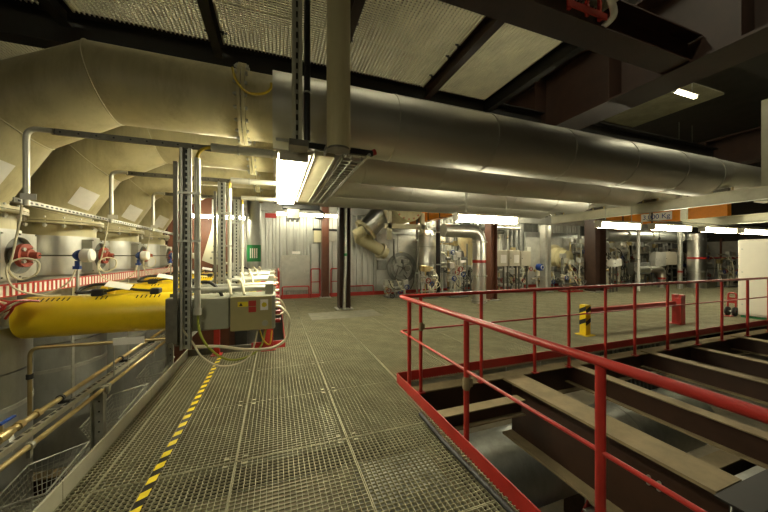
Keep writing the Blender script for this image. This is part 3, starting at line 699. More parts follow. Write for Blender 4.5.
t = thing('ladder_tray', 'open ladder cable tray with rungs right of the covered tray', 'tray', (0.8, 4.6, 2.68))
for x0 in (0.68, 0.785, 0.895): MB().box(x0, x0+0.012, 3.22, 6.1, 2.68, 2.735).build('side_rail', 'galv', t)
yy = 3.28
while yy < 6.08: MB().box(0.69, 0.90, yy, yy+0.03, 2.685, 2.71).build('rung', 'galv', t); yy += 0.12
MB().cyl((0.955, 3.1, 2.72), (0.955, 6.1, 2.72), 0.016, n=10).build('conduit', 'galv', t)
t = thing('hanging_post', 'thick cream round post hanging in front of the silver pipe', 'post', (0.59, 2.98, 2.7))
MB().cyl((0.593, 2.98, 2.70), (0.593, 2.98, 4.75), 0.118, n=40).build('tube', 'cream', t)
MB().cyl((0.593, 2.98, 2.68), (0.593, 2.98, 2.70), 0.112, n=40).build('foot_plate', 'galv_dark', t)
for s in (-1, 1): MB().box(0.593+s*0.11-0.01, 0.593+s*0.11+0.01, 2.98, 3.17, 2.68, 2.74).build('lug', 'galv_dark', t)
t = thing('hanger_strut', 'slotted steel hanger strut left of the hanging cream post', 'strut', (0.19, 3.0, 2.7))
MB().box(0.145, 0.178, 2.98, 3.02, 2.70, 4.6).box(0.207, 0.24, 2.98, 3.02, 2.70, 4.6).box(0.145, 0.24, 3.02, 3.026, 2.70, 4.6).build('channel', 'beam_cream', t)
b = MB(); z = 2.74
while z < 4.55: b.box(0.184, 0.201, 3.012, 3.0195, z, z+0.055); z += 0.10
b.build('slots', 'black', t)['kind'] = 'stuff'
MB().box(0.12, 0.30, 2.97, 3.17, 2.68, 2.74).build('foot_bracket', 'galv_dark', t)
o = tag(MB().cyl((0.287, 2.99, 2.74), (0.287, 2.99, 4.62), 0.030, n=16).build('black_conduit', 'black'), 'vertical black conduit between the slotted strut and the cream post', 'pipe')
MB().ring((0.287, 2.99, 3.2), (0.287, 2.99, 3.215), 0.036, 0.029, 16).build('clip', 'galv', o)
o = tag(MB().tube(smooth_path([(-0.40, 3.25, 3.46), (-0.36, 3.21, 3.32), (-0.26, 3.2, 3.22), (-0.12, 3.21, 3.24), (-0.05, 3.24, 3.32), (-0.045, 3.25, 3.38)], 8), 0.012, 8).build('yellow_cable', 'cable_yellow'), 'yellow cable drooping across the bolted flange of the nearest duct', 'cable')
# crane hook block under the lamp far end
t = thing('hoist_block', 'dark electrical junction block hanging beyond the bright lamp', 'junction block', (0.3, 6.3, 2.45))
MB().bevbox(0.12, 0.85, 6.22, 6.36, 2.56, 2.66, 0.01).build('bar', 'black', t)
MB().bevbox(0.20, 0.45, 6.18, 6.40, 2.36, 2.56, 0.012).build('block', 'galv_dark', t)
for x0 in (0.22, 0.31, 0.40): MB().cyl((x0, 6.2, 2.30), (x0, 6.2, 2.37), 0.03, n=10).build('socket', 'black', t)
MB().tube(smooth_path([(0.8, 6.3, 2.6), (0.95, 6.3, 2.5), (0.9, 6.3, 2.4), (0.75, 6.3, 2.42)]), 0.02, 8).build('cable', 'rubber', t)
MB().cyl((0.3, 6.29, 2.66), (0.3, 6.29, 2.88), 0.012, n=8).build('hanger', 'galv', t)

# ------------------------------------------------------------------ pipework and guards in the pit at the left
t = thing('brass_tube', 'upper brass tube with ball valve running along the pit', 'pipe', (-1.56, 3, 0.5))
MB().cyl((-1.56, 0.6, 0.525), (-1.56, 5.5, 0.525), 0.019, n=14).build('tube', 'brass', t)
for yy in (2.35, 2.42, 2.52, 2.6, 2.75): MB().cyl((-1.56, yy, 0.525), (-1.56, yy+0.035, 0.525), 0.030, n=6, smooth=False).build('fitting', 'brass', t)
vb = MB().cyl((-1.56, 2.44, 0.525), (-1.56, 2.52, 0.525), 0.034, n=14).cyl((-1.56, 2.48, 0.525), (-1.56, 2.48, 0.60), 0.012, n=10).build('ball_valve', 'brass', t)
MB().box(-1.57, -1.55, 2.47, 2.58, 0.60, 0.612).build('blue_lever', 'blue', vb)
MB().obox((-1.52, 2.5, 0.47), (1, 0, 0), (0, 1, 0.3), (0, -0.3, 1), 0.004, 0.04, 0.09).build('hang_tag', 'white', vb)
t = thing('brass_tube', 'lower brass tube running along the pit next to the kerb', 'pipe', (-1.45, 3, 0.4))
MB().cyl((-1.45, 0.6, 0.43), (-1.45, 5.5, 0.43), 0.017, n=14).build('tube', 'brass', t)
for yy in (2.5, 3.42, 4.5): MB().ring((-1.45, yy, 0.43), (-1.45, yy+0.025, 0.43), 0.026, 0.017, 14).box(-1.46, -1.44, yy, yy+0.025, 0.36, 0.415).build('clamp', 'galv', t)
t = thing('slotted_rail', 'slotted strut rail between the two brass tubes', 'rail', (-1.51, 3, 0.45))
MB().box(-1.525, -1.485, 0.6, 5.5, 0.452, 0.488).build('channel', 'galv', t)
b = MB(); yy = 0.7
while yy < 5.45: b.box(-1.515, -1.495, yy, yy+0.045, 0.488, 0.4895); yy += 0.075
b.build('slots', 'black', t)['kind'] = 'stuff'
for yy in (1.0, 3.38, 5.3):
    pt = MB().box(-1.53, -1.44, yy-0.006, yy, -0.5, 0.45).box(-1.53, -1.524, yy-0.045, yy, -0.5, 0.45).box(-1.446, -1.44, yy-0.045, yy, -0.5, 0.45).build('post', 'galv', t)
    b = MB()
    for k in range(10): b.cyl((-1.485, yy-0.008, -0.4+k*0.09), (-1.485, yy-0.005, -0.4+k*0.09), 0.008, n=8)
    b.build('post_holes', 'black', pt)['kind'] = 'stuff'
    MB().box(-1.56, -1.41, yy-0.02, yy+0.02, 0.40, 0.452).build('saddle', 'galv', t)
for yy in (2.2, 3.0, 3.95, 4.7): MB().ring((-1.56, yy, 0.525), (-1.56, yy+0.022, 0.525), 0.027, 0.019, 14).box(-1.57, -1.50, yy, yy+0.022, 0.485, 0.508).build('pipe_clip', 'rubber', t)
t = thing('small_bore_pipe', 'thin bent pipe with name plate below the nearest yellow drive', 'pipe', (-1.4, 3.3, 0.4))
MB().tube(bend([(-0.80, 3.33, 0.845), (-1.92, 3.33, 0.855), (-1.92, 3.33, 0.30)], 0.07, 6), 0.014, 10).build('tube', 'brass', t)
MB().box(-1.36, -1.13, 3.312, 3.318, 0.825, 0.885).build('name_plate', 'paper', t)
MB().cyl((-1.92, 3.33, 0.60), (-1.92, 3.33, 0.64), 0.022, n=12).build('coupling', 'rubber', t)
MB().cyl((-1.36, 3.33, 0.86), (-1.36, 3.33, 0.55), 0.006, n=8).build('drain_line', 'galv', t)
for i, (y0, y1) in enumerate(((2.72, 3.26), (3.75, 4.5), (5.0, 5.55))):
    t = thing('mesh_guard', 'perforated metal mesh guard trough beside the kerb, ' + ('nearest the camera' if i == 0 else 'middle one of three' if i == 1 else 'farthest one'), 'mesh guard', (-1.6, (y0+y1)/2, -0.25), 'mesh guards in the pit')
    A = [Vector((-1.50, y1, 0.03)), Vector((-1.80, y1-0.15, 0.0)), Vector((-1.80, y0, -0.06)), Vector((-1.53, y0+0.08, -0.06))]
    Bm = [Vector((-1.56, y1-0.1, -0.24)), Vector((-1.74, y1-0.2, -0.24)), Vector((-1.74, y0+0.05, -0.24)), Vector((-1.56, y0+0.12, -0.24))]
    MB().tube(A+[A[0]], 0.008, 6).build('rim', 'galv', t)
    for q in range(4):
        a0, a1, b0, b1 = A[q], A[(q+1) % 4], Bm[q], Bm[(q+1) % 4]; b = MB()
        nu = max(6, int((a1-a0).length/0.032))
        for k in range(nu+1):
            f = k/nu; b.tube([a0.lerp(a1, f), b0.lerp(b1, f)], 0.0028, 4)
        for k in range(7):
            f = k/6; b.tube([a0.lerp(b0, f), a1.lerp(b1, f)], 0.0028, 4)
        b.build('mesh_side', 'galv', t)
    b = MB()
    for k in range(14):
        f = k/13; b.tube([Bm[0].lerp(Bm[3], f), Bm[1].lerp(Bm[2], f)], 0.0028, 4)
    b.build('mesh_bottom', 'galv', t)
    MB().cyl((-1.6, (y0+y1)/2, -0.24), (-1.5, (y0+y1)/2, -0.5), 0.02, n=8).build('stem', 'galv', t)
girder('pit_beam', 'dusty brown beam in the pit below the mesh guards', (-1.48, -1.4, -0.5), (-1.48, 5.7, -0.5), 0.25, 0.16, 'brown_steel', 0.014, 0.01, (), None, 'dusty_flange')
girder('pit_beam', 'dusty brown cross beam in the pit past the nearest vessel', (-3.6, 4.3, -0.75), (-1.4, 4.3, -0.75), 0.25, 0.16, 'brown_steel', 0.014, 0.01, (), None, 'dusty_flange')

# ------------------------------------------------------------------ guard rail round the opening
t = thing('guard_rail', 'red tubular guard rail with toe board round the floor opening', 'railing', (hole_x, hole_y, 0))
HX, HY, RZ, MZ = 1.50, 3.53, 1.10, 0.66
MB().tube(bend([(HX, -1.35, RZ), (HX, HY, RZ), (11.25, HY, RZ)], 0.05, 6), 0.0245, 16).build('top_rail', 'red', t)
MB().tube(bend([(HX, -1.35, MZ), (HX, HY, MZ), (11.25, HY, MZ)], 0.05, 6), 0.0125, 12).build('mid_rail', 'red', t)
for yy in (-1.2, -0.1, 1.02, 2.12, 3.26):
    p = MB().cyl((HX+0.003, yy, -0.16), (HX+0.003, yy, RZ-0.02), 0.0235, n=16).build('post', 'red', t)
for xx in (1.79, 2.75, 3.74, 4.46, 5.32, 6.09, 7.05, 8.02, 8.92, 9.96, 10.9):
    p = MB().cyl((xx, HY-0.003, -0.16), (xx, HY-0.003, RZ-0.02), 0.0235, n=16).build('post', 'red', t)
    MB().box(xx-0.05, xx+0.05, HY-0.05, HY+0.03, -0.175, -0.16).build('base_plate', 'red', p)
MB().bevbox(HX-0.036, HX-0.028, -1.35, HY+0.034, -0.03, 0.115, 0.002).build('toe_board', 'red', t)
MB().bevbox(HX-0.028, 11.25, HY+0.028, HY+0.036, -0.03, 0.115, 0.002).build('toe_board', 'red', t)
for px_, py_ in ((HX+0.003, 2.12), (1.79, HY-0.003)):
    zz = 0.50 if py_ < 3 else 0.64
    b = MB(); b.lathe((px_, py_, zz), [(0.028, 0), (0.034, 0.02), (0.029, 0.05), (0.033, 0.08), (0.027, 0.11)], 12).box(px_+0.02, px_+0.055, py_-0.012, py_+0.012, zz+0.02, zz+0.09)
    b.build('paper_wrap', 'dusty_flange', t)
# black cable lying on the grating along the toe board
o = tag(MB().tube([(1.385, 0.2, 0.021), (1.39, 1.3, 0.021), (1.36, 2.2, 0.021), (1.375, 2.72, 0.021)], 0.02, 10).build('rubber_hose', 'rubber'), 'black rubber hose lying on the grating along the red toe board', 'hose')

# ------------------------------------------------------------------ steel in the opening
t = girder('opening_girder', 'deep brown plate girder with wide dusty flange in the opening nearest the rail', (3.29, 1.26, -0.15), (3.29, 3.51, -0.15), 0.82, 0.36, 'brown_steel', 0.03, 0.02, (), None, 'dusty_flange')
for yy in (1.78, 1.70):
    for zz in (-0.50, -0.44): MB().cyl((3.26, yy, zz), (3.279, yy, zz), 0.016, n=8).build('bolt', 'galv', t)
girder('opening_beam', 'brown beam second from the near rail in the opening', (4.56, -1.5, -0.15), (4.56, 3.62, -0.15), 0.30, 0.17, 'brown_steel', 0.016, 0.012, (), 'beams across the opening', 'dusty_flange')
girder('opening_beam', 'brown beam third from the near rail in the opening', (6.5, -1.5, -0.15), (6.5, 3.62, -0.15), 0.30, 0.18, 'brown_steel', 0.016, 0.012, (), 'beams across the opening', 'dusty_flange')
girder('opening_beam', 'brown beam farthest right in the opening toward the white cabinet', (9.6, -1.5, -0.15), (9.6, 3.62, -0.15), 0.30, 0.2, 'brown_steel', 0.016, 0.012, (), 'beams across the opening', 'dusty_flange')
girder('opening_beam', 'brown beam fourth from the near rail in the opening', (8.0, -1.5, -0.22), (8.0, 3.62, -0.22), 0.30, 0.18, 'brown_steel', 0.016, 0.012, (), 'beams across the opening', 'dusty_flange')
girder('edge_beam', 'dark edge beam under the far toe board of the opening', (1.5, 3.62, -0.17), (11.3, 3.62, -0.17), 0.42, 0.2, 'brown_steel', 0.016, 0.012, (), None, 'dusty_flange')
girder('edge_beam', 'dark edge beam under the near red toe board', (1.58, -1.5, -0.17), (1.58, 3.5, -0.17), 0.30, 0.12, 'brown_steel', 0.016, 0.012, (), None, 'dusty_flange')
girder('trimmer_beam', 'dark cross beam closing the deep girder at the lower right', (3.0, 1.13, -0.12), (11.3, 1.13, -0.12), 0.35, 0.2, 'black_steel', 0.016, 0.012)
girder('trimmer_beam', 'short dusty cross beam between the rail and the deep girder', (1.62, 3.15, -0.28), (3.1, 3.15, -0.28), 0.2, 0.16, 'brown_steel', 0.014, 0.01, (), None, 'dusty_flange')
girder('lower_beam', 'brown cross beam below the deep girder', (3.5, 2.4, -1.3), (9.5, 2.4, -1.3), 0.35, 0.22, 'brown_steel', 0.02, 0.014, (), None, 'dusty_flange')
t = thing('lower_duct', 'dark silver duct crossing the level below under the opening', 'duct', (5, 4.3, -3.6))
for x0, x1 in ((1.2, 3.0), (3.0, 4.8), (4.8, 6.6), (6.6, 9.0)): MB().cyl((x0, 4.2, -2.1), (x1-0.01, 4.2, -2.1), 0.62, n=40).build('duct_section', 'vessel_low', t)
for x0 in (2.0, 5.6, 8.2): MB().box(x0-0.06, x0+0.06, 3.9, 4.5, -3.6, -2.6).build('saddle_leg', 'brown_steel', t)
t = thing('lower_duct', 'flat rectangular silver duct on the level below at the lower right', 'duct', (5.5, 1.9, -3.6))
MB().bevbox(3.7, 9.0, 1.5, 2.2, -1.75, -1.35, 0.02).build('duct_body', 'vessel_low', t)
for x0 in (4.2, 5.6, 7.0, 8.4): MB().box(x0, x0+0.04, 1.47, 2.23, -1.78, -1.32).build('joint_frame', 'galv', t)
for x0 in (4.0, 8.6): MB().box(x0, x0+0.1, 1.8, 1.9, -3.6, -1.75).build('leg', 'brown_steel', t)
t = thing('lower_partition', 'dark corrugated partition on the level below', 'partition', (9, 5.0, -3.6))
corrugated('sheet', t, 7.2, 9.4, 4.9, -3.55, -0.5, 'wall_dark', 0.16, 0.04)
for x0 in (9.45, 9.7): MB().box(x0, x0+0.08, 4.82, 4.9, -3.6, -0.5).build('post', 'galv', t)
t = thing('stair_flight', 'small steel stair seen far below between the beams', 'stair', (3.6, 2.6, -3.6))
for k in range(9): MB().box(3.75+k*0.13, 3.95+k*0.13, 2.75, 3.35, -3.4+k*0.17, -3.37+k*0.17).build('tread', 'galv', t)
for yy in (2.74, 3.35): MB().obox((4.37, yy, -2.72), (0.607, 0, 0.794), (0, 1, 0), (-0.794, 0, 0.607), 1.95, 0.02, 0.16).build('stringer', 'red', t)
# a small pump skid below for the lit bits
t = thing('pump_unit', 'white and blue pump unit standing on the level below', 'pump', (4.7, 3.5, -3.6))
MB().bevbox(4.2, 5.2, 3.2, 3.8, -3.6, -3.45, 0.01).build('base', 'galv_dark', t)
MB().cyl((4.3, 3.5, -3.2), (4.8, 3.5, -3.2), 0.2, n=24).build('motor', 'blue', t)
MB().lathe((4.85, 3.5, -3.2), [(0, -0.04), (0.26, -0.04), (0.28, 0.03), (0.26, 0.12), (0, 0.12)], 24, 'x').build('casing', 'white', t)
MB().cyl((4.9, 3.5, -3.0), (4.9, 3.5, -2.1), 0.07, n=16).build('outlet', 'white', t)
for x0 in (4.35, 4.7, 4.9): MB().box(x0-0.03, x0+0.03, 3.35, 3.65, -3.46, -3.35).build('foot', 'galv_dark', t)

# ------------------------------------------------------------------ barrier, cabinet, hand truck
t = thing('floor_barrier', 'low red crash barrier with one yellow and black striped post', 'barrier', (7.5, 4.35, 0))
ps = MB().bevbox(5.91, 6.05, 4.30, 4.44, 0.0, 0.62, 0.006).build('striped_post', 'yellow', t)
for z0 in (0.20, 0.44):
    for fc in (0, 1):
        b = MB()
        if fc == 0: q = [(5.907, 4.301, z0+0.07), (5.907, 4.439, z0), (5.907, 4.439, z0+0.09), (5.907, 4.301, z0+0.16)]; off = (0.004, 0, 0)
        else: q = [(5.911, 4.297, z0+0.0), (6.049, 4.297, z0+0.07), (6.049, 4.297, z0+0.16), (5.911, 4.297, z0+0.09)]; off = (0, 0.004, 0)
        b._add(q+[tuple(Vector(a)+Vector(off)) for a in q], [(0, 1, 2, 3), (7, 6, 5, 4), (0, 4, 5, 1), (1, 5, 6, 2), (2, 6, 7, 3), (3, 7, 4, 0)]); b.build('black_stripe', 'black', ps)
MB().bevbox(8.95, 9.12, 4.22, 4.40, 0.0, 0.62, 0.006).build('red_post', 'red', t)
for yy in (4.22, 4.345): MB().box(8.95, 9.12, yy, yy+0.055, 0.62, 0.70).build('post_horn', 'red', t)
MB().bevbox(6.05, 8.95, 4.32, 4.41, 0.43, 0.54, 0.006).build('cross_bar', 'red', t)
for x0 in (5.98, 9.035): MB().box(x0-0.13, x0+0.13, 4.24, 4.5, 0.001, 0.014).build('foot_plate', 'red' if x0 > 7 else 'yellow', t)
t = thing('cabinet', 'large white steel cabinet at the right edge of the photo', 'cabinet', (12.3, 3.0, 0))
MB().bevbox(11.56, 13.0, 0.8, 4.27, 0.06, 2.05, 0.02).build('body', 'white_panel', t)
MB().box(11.6, 12.95, 0.84, 4.23, 0.001, 0.06).build('plinth', 'green', t)
for y0, y1 in ((0.85, 1.95), (1.96, 3.08), (3.09, 4.22)):
    d = MB().bevbox(11.54, 11.562, y0, y1, 0.12, 2.0, 0.004).build('door', 'white_panel', t)
    for zz in (0.35, 1.2, 1.8): MB().cyl((11.53, y1-0.04, zz), (11.541, y1-0.04, zz), 0.018, n=10).build('screw', 'galv', d)
for k, yy in enumerate((1.5, 2.6, 3.7)): MB().ring((11.7, yy, 2.09), (11.72, yy, 2.09), 0.05, 0.035, 14).build('lifting_eye', 'galv_dark', t)
t = thing('hand_truck', 'small red hand truck with black wheels beside the white cabinet', 'hand truck', (11.6, 4.5, 0))
MB().tube(bend([(11.55, 4.31, 0.1), (11.6, 4.31, 0.62), (11.6, 4.46, 0.62), (11.55, 4.46, 0.1)], 0.06), 0.02, 8).build('frame', 'red', t)
for yy in (4.32, 4.46): MB().lathe((11.56, yy, 0.13), [(0.03, -0.03), (0.11, -0.03), (0.13, 0), (0.11, 0.03), (0.03, 0.03), (0.03, -0.03)], 20, 'y').build('wheel', 'rubber', t)
MB().box(11.3, 11.56, 4.32, 4.46, 0.005, 0.02).build('toe_plate', 'red', t)
MB().box(11.57, 11.59, 4.31, 4.46, 0.35, 0.5).build('cross_bar', 'red', t)
MB().cyl((11.56, 4.32, 0.13), (11.56, 4.46, 0.13), 0.012, n=8).build('axle', 'galv', t)

# ------------------------------------------------------------------ columns and support beam
def hcol(name, label, x, y, z0, z1, w, d, m, grp=None, conduit=None, plate='galv'):
    t = thing(name, label, 'column', (x, y, z0), grp)
    MB().box(x-w/2, x-w/2+0.022, y-d/2, y+d/2, z0, z1).build('flange', m, t)
    MB().box(x+w/2-0.022, x+w/2, y-d/2, y+d/2, z0, z1).build('flange', m, t)
    MB().box(x-w/2+0.022, x+w/2-0.022, y-0.008, y+0.008, z0, z1).build('web', m, t)
    MB().bevbox(x-w/2-0.08, x+w/2+0.08, y-d/2-0.08, y+d/2+0.08, z0, z0+0.03, 0.004).build('base_plate', plate, t)
    if conduit: MB().tube(smooth_path([(x-0.02, y-d/2+0.04, z0+0.02), (x+0.0, y-d/2+0.05, z0+0.7), (x+0.03, y-d/2+0.05, z0+1.6), (x+0.03, y-d/2+0.05, z1-0.05)], 6), conduit, 12).build('conduit', 'galv', t)
    return t
t = hcol('steel_column', 'brown steel column with grey conduit standing in the walkway', 1.95, 9.0, 0.01, 4.6, 0.34, 0.34, 'brown_steel', conduit=0.05)
MB().cyl((1.975, 8.88, 1.62), (1.975, 8.88, 1.70), 0.054, n=12).build('green_band', 'green', t)
hcol('steel_column', 'light brown pillar in front of the silver back wall', 1.80, 11.68, 0.01, 4.6, 0.26, 0.26, 'brown_light')
hcol('steel_column', 'brown column right beside the silver elbow pipe', 7.45, 9.0, 0.01, 4.6, 0.28, 0.34, 'brown_light')
hcol('steel_column', 'wide brown column under the row of lamps', 13.65, 9.5, 0.01, 4.39, 0.70, 0.5, 'brown_steel')
hcol('steel_column', 'pale grey column left of the cream burner drum', 11.45, 10.2, 0.01, 3.0, 0.34, 0.3, 'boiler_plate')
hcol('steel_column', 'cream support column at the right edge holding the pipe beam', 9.76, 3.10, 2.76, 4.9, 0.24, 0.24, 'beam_cream', plate='beam_cream')
t = girder('pipe_support_beam', 'cream beam carrying the ends of the silver pipes', (9.2, 2.6, 3.02), (9.2, 7.95, 3.02), 0.26, 0.16, 'beam_cream', 0.016, 0.012)
for i in range(NL):
    yy = LY0+DY*i
    s = MB().box(9.16, 9.24, yy-0.12, yy+0.12, 3.021, PZ+RS-0.60+0.012).build('pipe_saddle', 'galv_dark', t)
    MB().cyl((9.2, yy-0.16, 3.022), (9.2, yy-0.16, 3.10), 0.022, n=8).cyl((9.2, yy+0.16, 3.022), (9.2, yy+0.16, 3.10), 0.022, n=8).build('saddle_bolt', 'brass', s)
    MB().box(9.17, 9.23, yy+0.5, yy+0.58, 3.021, 3.10).build('guide', 'black', t)
MB().box(9.14, 9.26, 7.8, 7.92, 3.02, 4.9).build('hanger', 'beam_cream', t)
t = girder('pipe_support_beam', 'second cream beam farther right above the white cabinet', (13.0, 2.5, 2.84), (13.0, 6.1, 2.84), 0.26, 0.18, 'beam_cream', 0.016, 0.012)
MB().box(12.93, 13.07, 5.98, 6.12, 2.81, 4.39).build('hanger', 'beam_cream', t)
MB().box(12.93, 13.07, 2.6, 2.75, 2.81, 4.39).build('hanger', 'beam_cream', t)

# ------------------------------------------------------------------ back wall area, left part
t = thing('access_hatch', 'light grey bolted access hatch on the silver wall', 'hatch', (0.72, 12.0, 0.28))
MB().bevbox(0.18, 1.26, 11.96, 12.045, 0.28, 1.66, 0.012).build('door', 'boiler_plate', t)
for x0 in (0.26, 0.72, 1.18):
    for z0 in (0.4, 0.97, 1.55): MB().cyl((x0, 11.945, z0), (x0, 11.962, z0), 0.025, n=8).build('bolt', 'galv', t)
MB().cyl((1.05, 11.93, 1.1), (1.05, 11.962, 1.1), 0.02, n=8).box(1.03, 1.07, 11.925, 11.935, 0.98, 1.12).build('handle', 'galv', t)
MB().box(0.58, 0.88, 11.95, 11.96, 1.70, 1.80).build('name_plate', 'paper', t)
t = thing('access_hatch', 'narrow light grey hatch between the red frames by the pillar', 'hatch', (1.45, 12.0, 0.2))
MB().bevbox(1.29, 1.60, 11.97, 12.045, 0.2, 2.1, 0.01).build('door', 'wall_sheet', t)
for z0 in (0.4, 1.2, 1.95): MB().cyl((1.34, 11.955, z0), (1.34, 11.972, z0), 0.022, n=8).build('bolt', 'galv', t)
def red_frame(label, x0, x1, h, y=11.82, mid=False, base=0.0):
    t = thing('guard_hoop', label, 'railing', ((x0+x1)/2, y, base))
    MB().tube(bend([(x0, y, base), (x0, y, h), (x1, y, h), (x1, y, base)], 0.05), 0.024, 10).build('hoop', 'red_bright', t)
    if mid: MB().cyl((x0, y, h*0.55), (x1, y, h*0.55), 0.016, n=8).build('mid_rail', 'red_bright', t)
    return t
red_frame('low red tubular frame before the light grey hatch', 0.23, 1.20, 0.46)
red_frame('tall red tubular frame left of the brown pillar', 1.28, 1.62, 1.12, mid=True)
red_frame('tall red tubular frame right of the brown pillar', 2.05, 2.42, 1.12, mid=True)
red_frame('long low red tubular frame before the corrugated wall', 2.75, 3.80, 0.40)
t = thing('guard_rail', 'red guard rail at the far end of the pit by the wall', 'railing', (0.08, 11.3, 0))
MB().tube(bend([(0.08, 9.4, 0.0), (0.08, 9.4, 1.15), (0.08, 11.8, 1.15), (0.08, 11.8, 0.0)], 0.06), 0.028, 10).build('hoop', 'red_bright', t)
MB().cyl((0.08, 9.4, 0.6), (0.08, 11.8, 0.6), 0.018, n=8).build('mid_rail', 'red_bright', t)
t = thing('riser_pipe', 'grey riser pipe with green marker band behind the control boxes', 'pipe', (-0.6, 9.5, -3.6))
MB().cyl((-0.6, 9.5, -3.6), (-0.6, 9.5, 4.4), 0.185, n=28).build('tube', 'vessel_low', t)
g = MB().cyl((-0.6, 9.5, 1.46), (-0.6, 9.5, 1.94), 0.189, n=28).build('green_marker', 'green', t)
for k in range(4):
    a = -PI/2+(-0.45+k*0.3); cx, cy = -0.6+0.1905*math.cos(a), 9.5+0.1905*math.sin(a)
    MB().obox((cx, cy, 1.7), (-math.sin(a), math.cos(a), 0), (math.cos(a), math.sin(a), 0), (0, 0, 1), 0.03, 0.003, 0.28).build('white_mark', 'paper', g)
t = thing('gusset_bracket', 'pale perforated triangular gusset bracket behind the risers', 'bracket', (-1.6, 9.6, 1.4))
q = [(-1.95, 1.50), (-1.62, 1.36), (-1.38, 1.50), (-1.42, 2.3), (-1.40, 3.05), (-1.52, 3.05)]
b = MB(); n = len(q)
b._add([(a, 9.58, c) for a, c in q]+[(a, 9.62, c) for a, c in q], [tuple(range(n)), tuple(range(2*n-1, n-1, -1))]+[(i, n+i, n+(i+1) % n, (i+1) % n) for i in range(n)])
b.build('plate', 'beam_cream', t)
b = MB()
for k in range(6):
    for j in range(2): b.cyl((-1.72+j*0.14+k*0.035, 9.575, 1.56+k*0.17), (-1.72+j*0.14+k*0.035, 9.5795, 1.56+k*0.17), 0.03, n=10)
b.build('holes', 'machine_grey', t)['kind'] = 'stuff'
MB().box(-1.58, -1.40, 9.58, 9.70, 3.05, 8.0).build('hanger', 'brown_steel', t)
t = thing('brown_casing', 'red brown steel casing beyond the farthest elbow duct', 'casing', (-2.4, 11, -3.6))
MB().bevbox(-3.4, -1.35, 10.3, 11.6, -3.6, 3.5, 0.02).build('casing', 'brown_light', t)
for x0 in (-3.0, -2.4, -1.8): MB().box(x0, x0+0.05, 10.27, 10.3, -0.5, 3.4).build('rib', 'brown_steel', t)
MB().tube(bend([(-1.75, 10.1, 3.3), (-1.75, 10.1, 1.4), (-1.2, 10.1, 1.4), (-1.2, 10.1, 0.6)], 0.12), 0.04, 10).build('white_pipe', 'white', t)
tag(MB().bevbox(-0.38, 0.02, 11.96, 12.04, 3.05, 3.22, 0.008).build('red_sign', 'red_bright'), 'small red sign high on the silver back wall', 'sign')
t = thing('cream_box', 'cream junction box behind the light brown pillar', 'junction box', (1.6, 11.9, 2.2))
MB().bevbox(1.40, 1.92, 11.92, 12.04, 2.15, 2.62, 0.01).build('case', 'cream_clean', t)
MB().bevbox(1.36, 2.55, 11.9, 12.04, 2.62, 2.70, 0.01).build('hood', 'black', t)
MB().bevbox(1.95, 2.5, 11.95, 12.04, 2.2, 2.6, 0.01).build('door', 'boiler_plate', t)

# ------------------------------------------------------------------ burner front and its pipework
t = thing('boiler_front', 'pale steel boiler front plate behind the round burner', 'panel', (4.8, 11.9, 0.0))
for x0, x1 in ((3.95, 4.9), (4.91, 5.86)): MB().bevbox(x0, x1, 11.86, 11.96, 0.16, 2.55, 0.01).build('plate', 'boiler_plate', t)
MB().box(3.9, 5.9, 11.8, 11.9, 2.55, 2.8).build('header', 'vessel_low', t)
for x0 in (4.1, 5.0, 5.7):
    for z0 in (0.4, 1.9, 2.4): MB().cyl((x0, 11.845, z0), (x0, 11.862, z0), 0.05, n=10).build('bolt', 'galv', t)
MB().bevbox(3.97, 4.36, 11.7, 11.86, 1.05, 1.45, 0.01).build('junction_box', 'machine_grey', t)
MB().bevbox(5.0, 5.14, 11.84, 11.86, 1.6, 1.8, 0.004).build('label', 'tape_yellow', t)
def burner(label, x, y, z, R, m='boiler_plate'):
    t = thing('burner', label, 'burner', (x, y, z-R))
    MB().lathe((x, y, z), [(R, 0.0), (R, -0.12), (R*0.86, -0.14), (R*0.80, -0.05), (R*0.62, -0.06), (R*0.60, -0.2), (R*0.2, -0.24), (0, -0.24)], 36, 'y').build('front_plate', m, t)
    MB().ring((x, y-0.15, z), (x, y-0.10, z), R*1.04, R*0.80, 36).build('outer_ring', 'machine_grey', t)
    for k in range(12):
        a = 2*PI*k/12; MB().cyl((x+R*0.72*math.cos(a), y-0.12, z+R*0.72*math.sin(a)), (x+R*0.72*math.cos(a), y-0.05, z+R*0.72*math.sin(a)), 0.03, n=6).build('bolt', 'galv', t)
    MB().cyl((x, y-0.7, z), (x, y-0.2, z), 0.06, n=12).cyl((x, y-0.72, z), (x, y-0.66, z), 0.12, n=14).build('lance', 'galv_dark', t)
    for k in range(3):
        a = 0.6+k*2.1; MB().tube(smooth_path([(x+0.25*math.cos(a), y-0.2, z+0.25*math.sin(a)), (x+0.35*math.cos(a), y-0.5, z+0.3*math.sin(a)-0.1), (x+0.5*math.cos(a), y-0.45, z-0.5), (x+0.4*math.cos(a), y-0.3, z-0.9)]), 0.022, 7).build('hose', 'galv_dark', t)
    for k in range(5):
        a = 2*PI*k/5+0.3; MB().obox((x+0.16*math.cos(a), y-0.27, z+0.16*math.sin(a)), (math.cos(a), 0, math.sin(a)), (0, 1, 0), (-math.sin(a), 0, math.cos(a)), 0.3, 0.03, 0.05).build('spoke', 'machine_grey', t)
    MB().tube(smooth_path([(x-R*0.55, y-0.12, z+R*1.9), (x-R*0.6, y-0.2, z+R*1.0), (x-R*0.45, y-0.22, z+R*0.3)]), 0.045, 8).build('lever', 'machine_grey', t)
    MB().bevbox(x-0.12, x+0.12, y-0.55, y-0.3, z+0.2, z+0.36, 0.01).build('igniter_box', 'machine_grey', t)
    return t
burner('round burner front with bolted ring on the pale boiler plate', 5.05, 11.84, 1.12, 0.64)
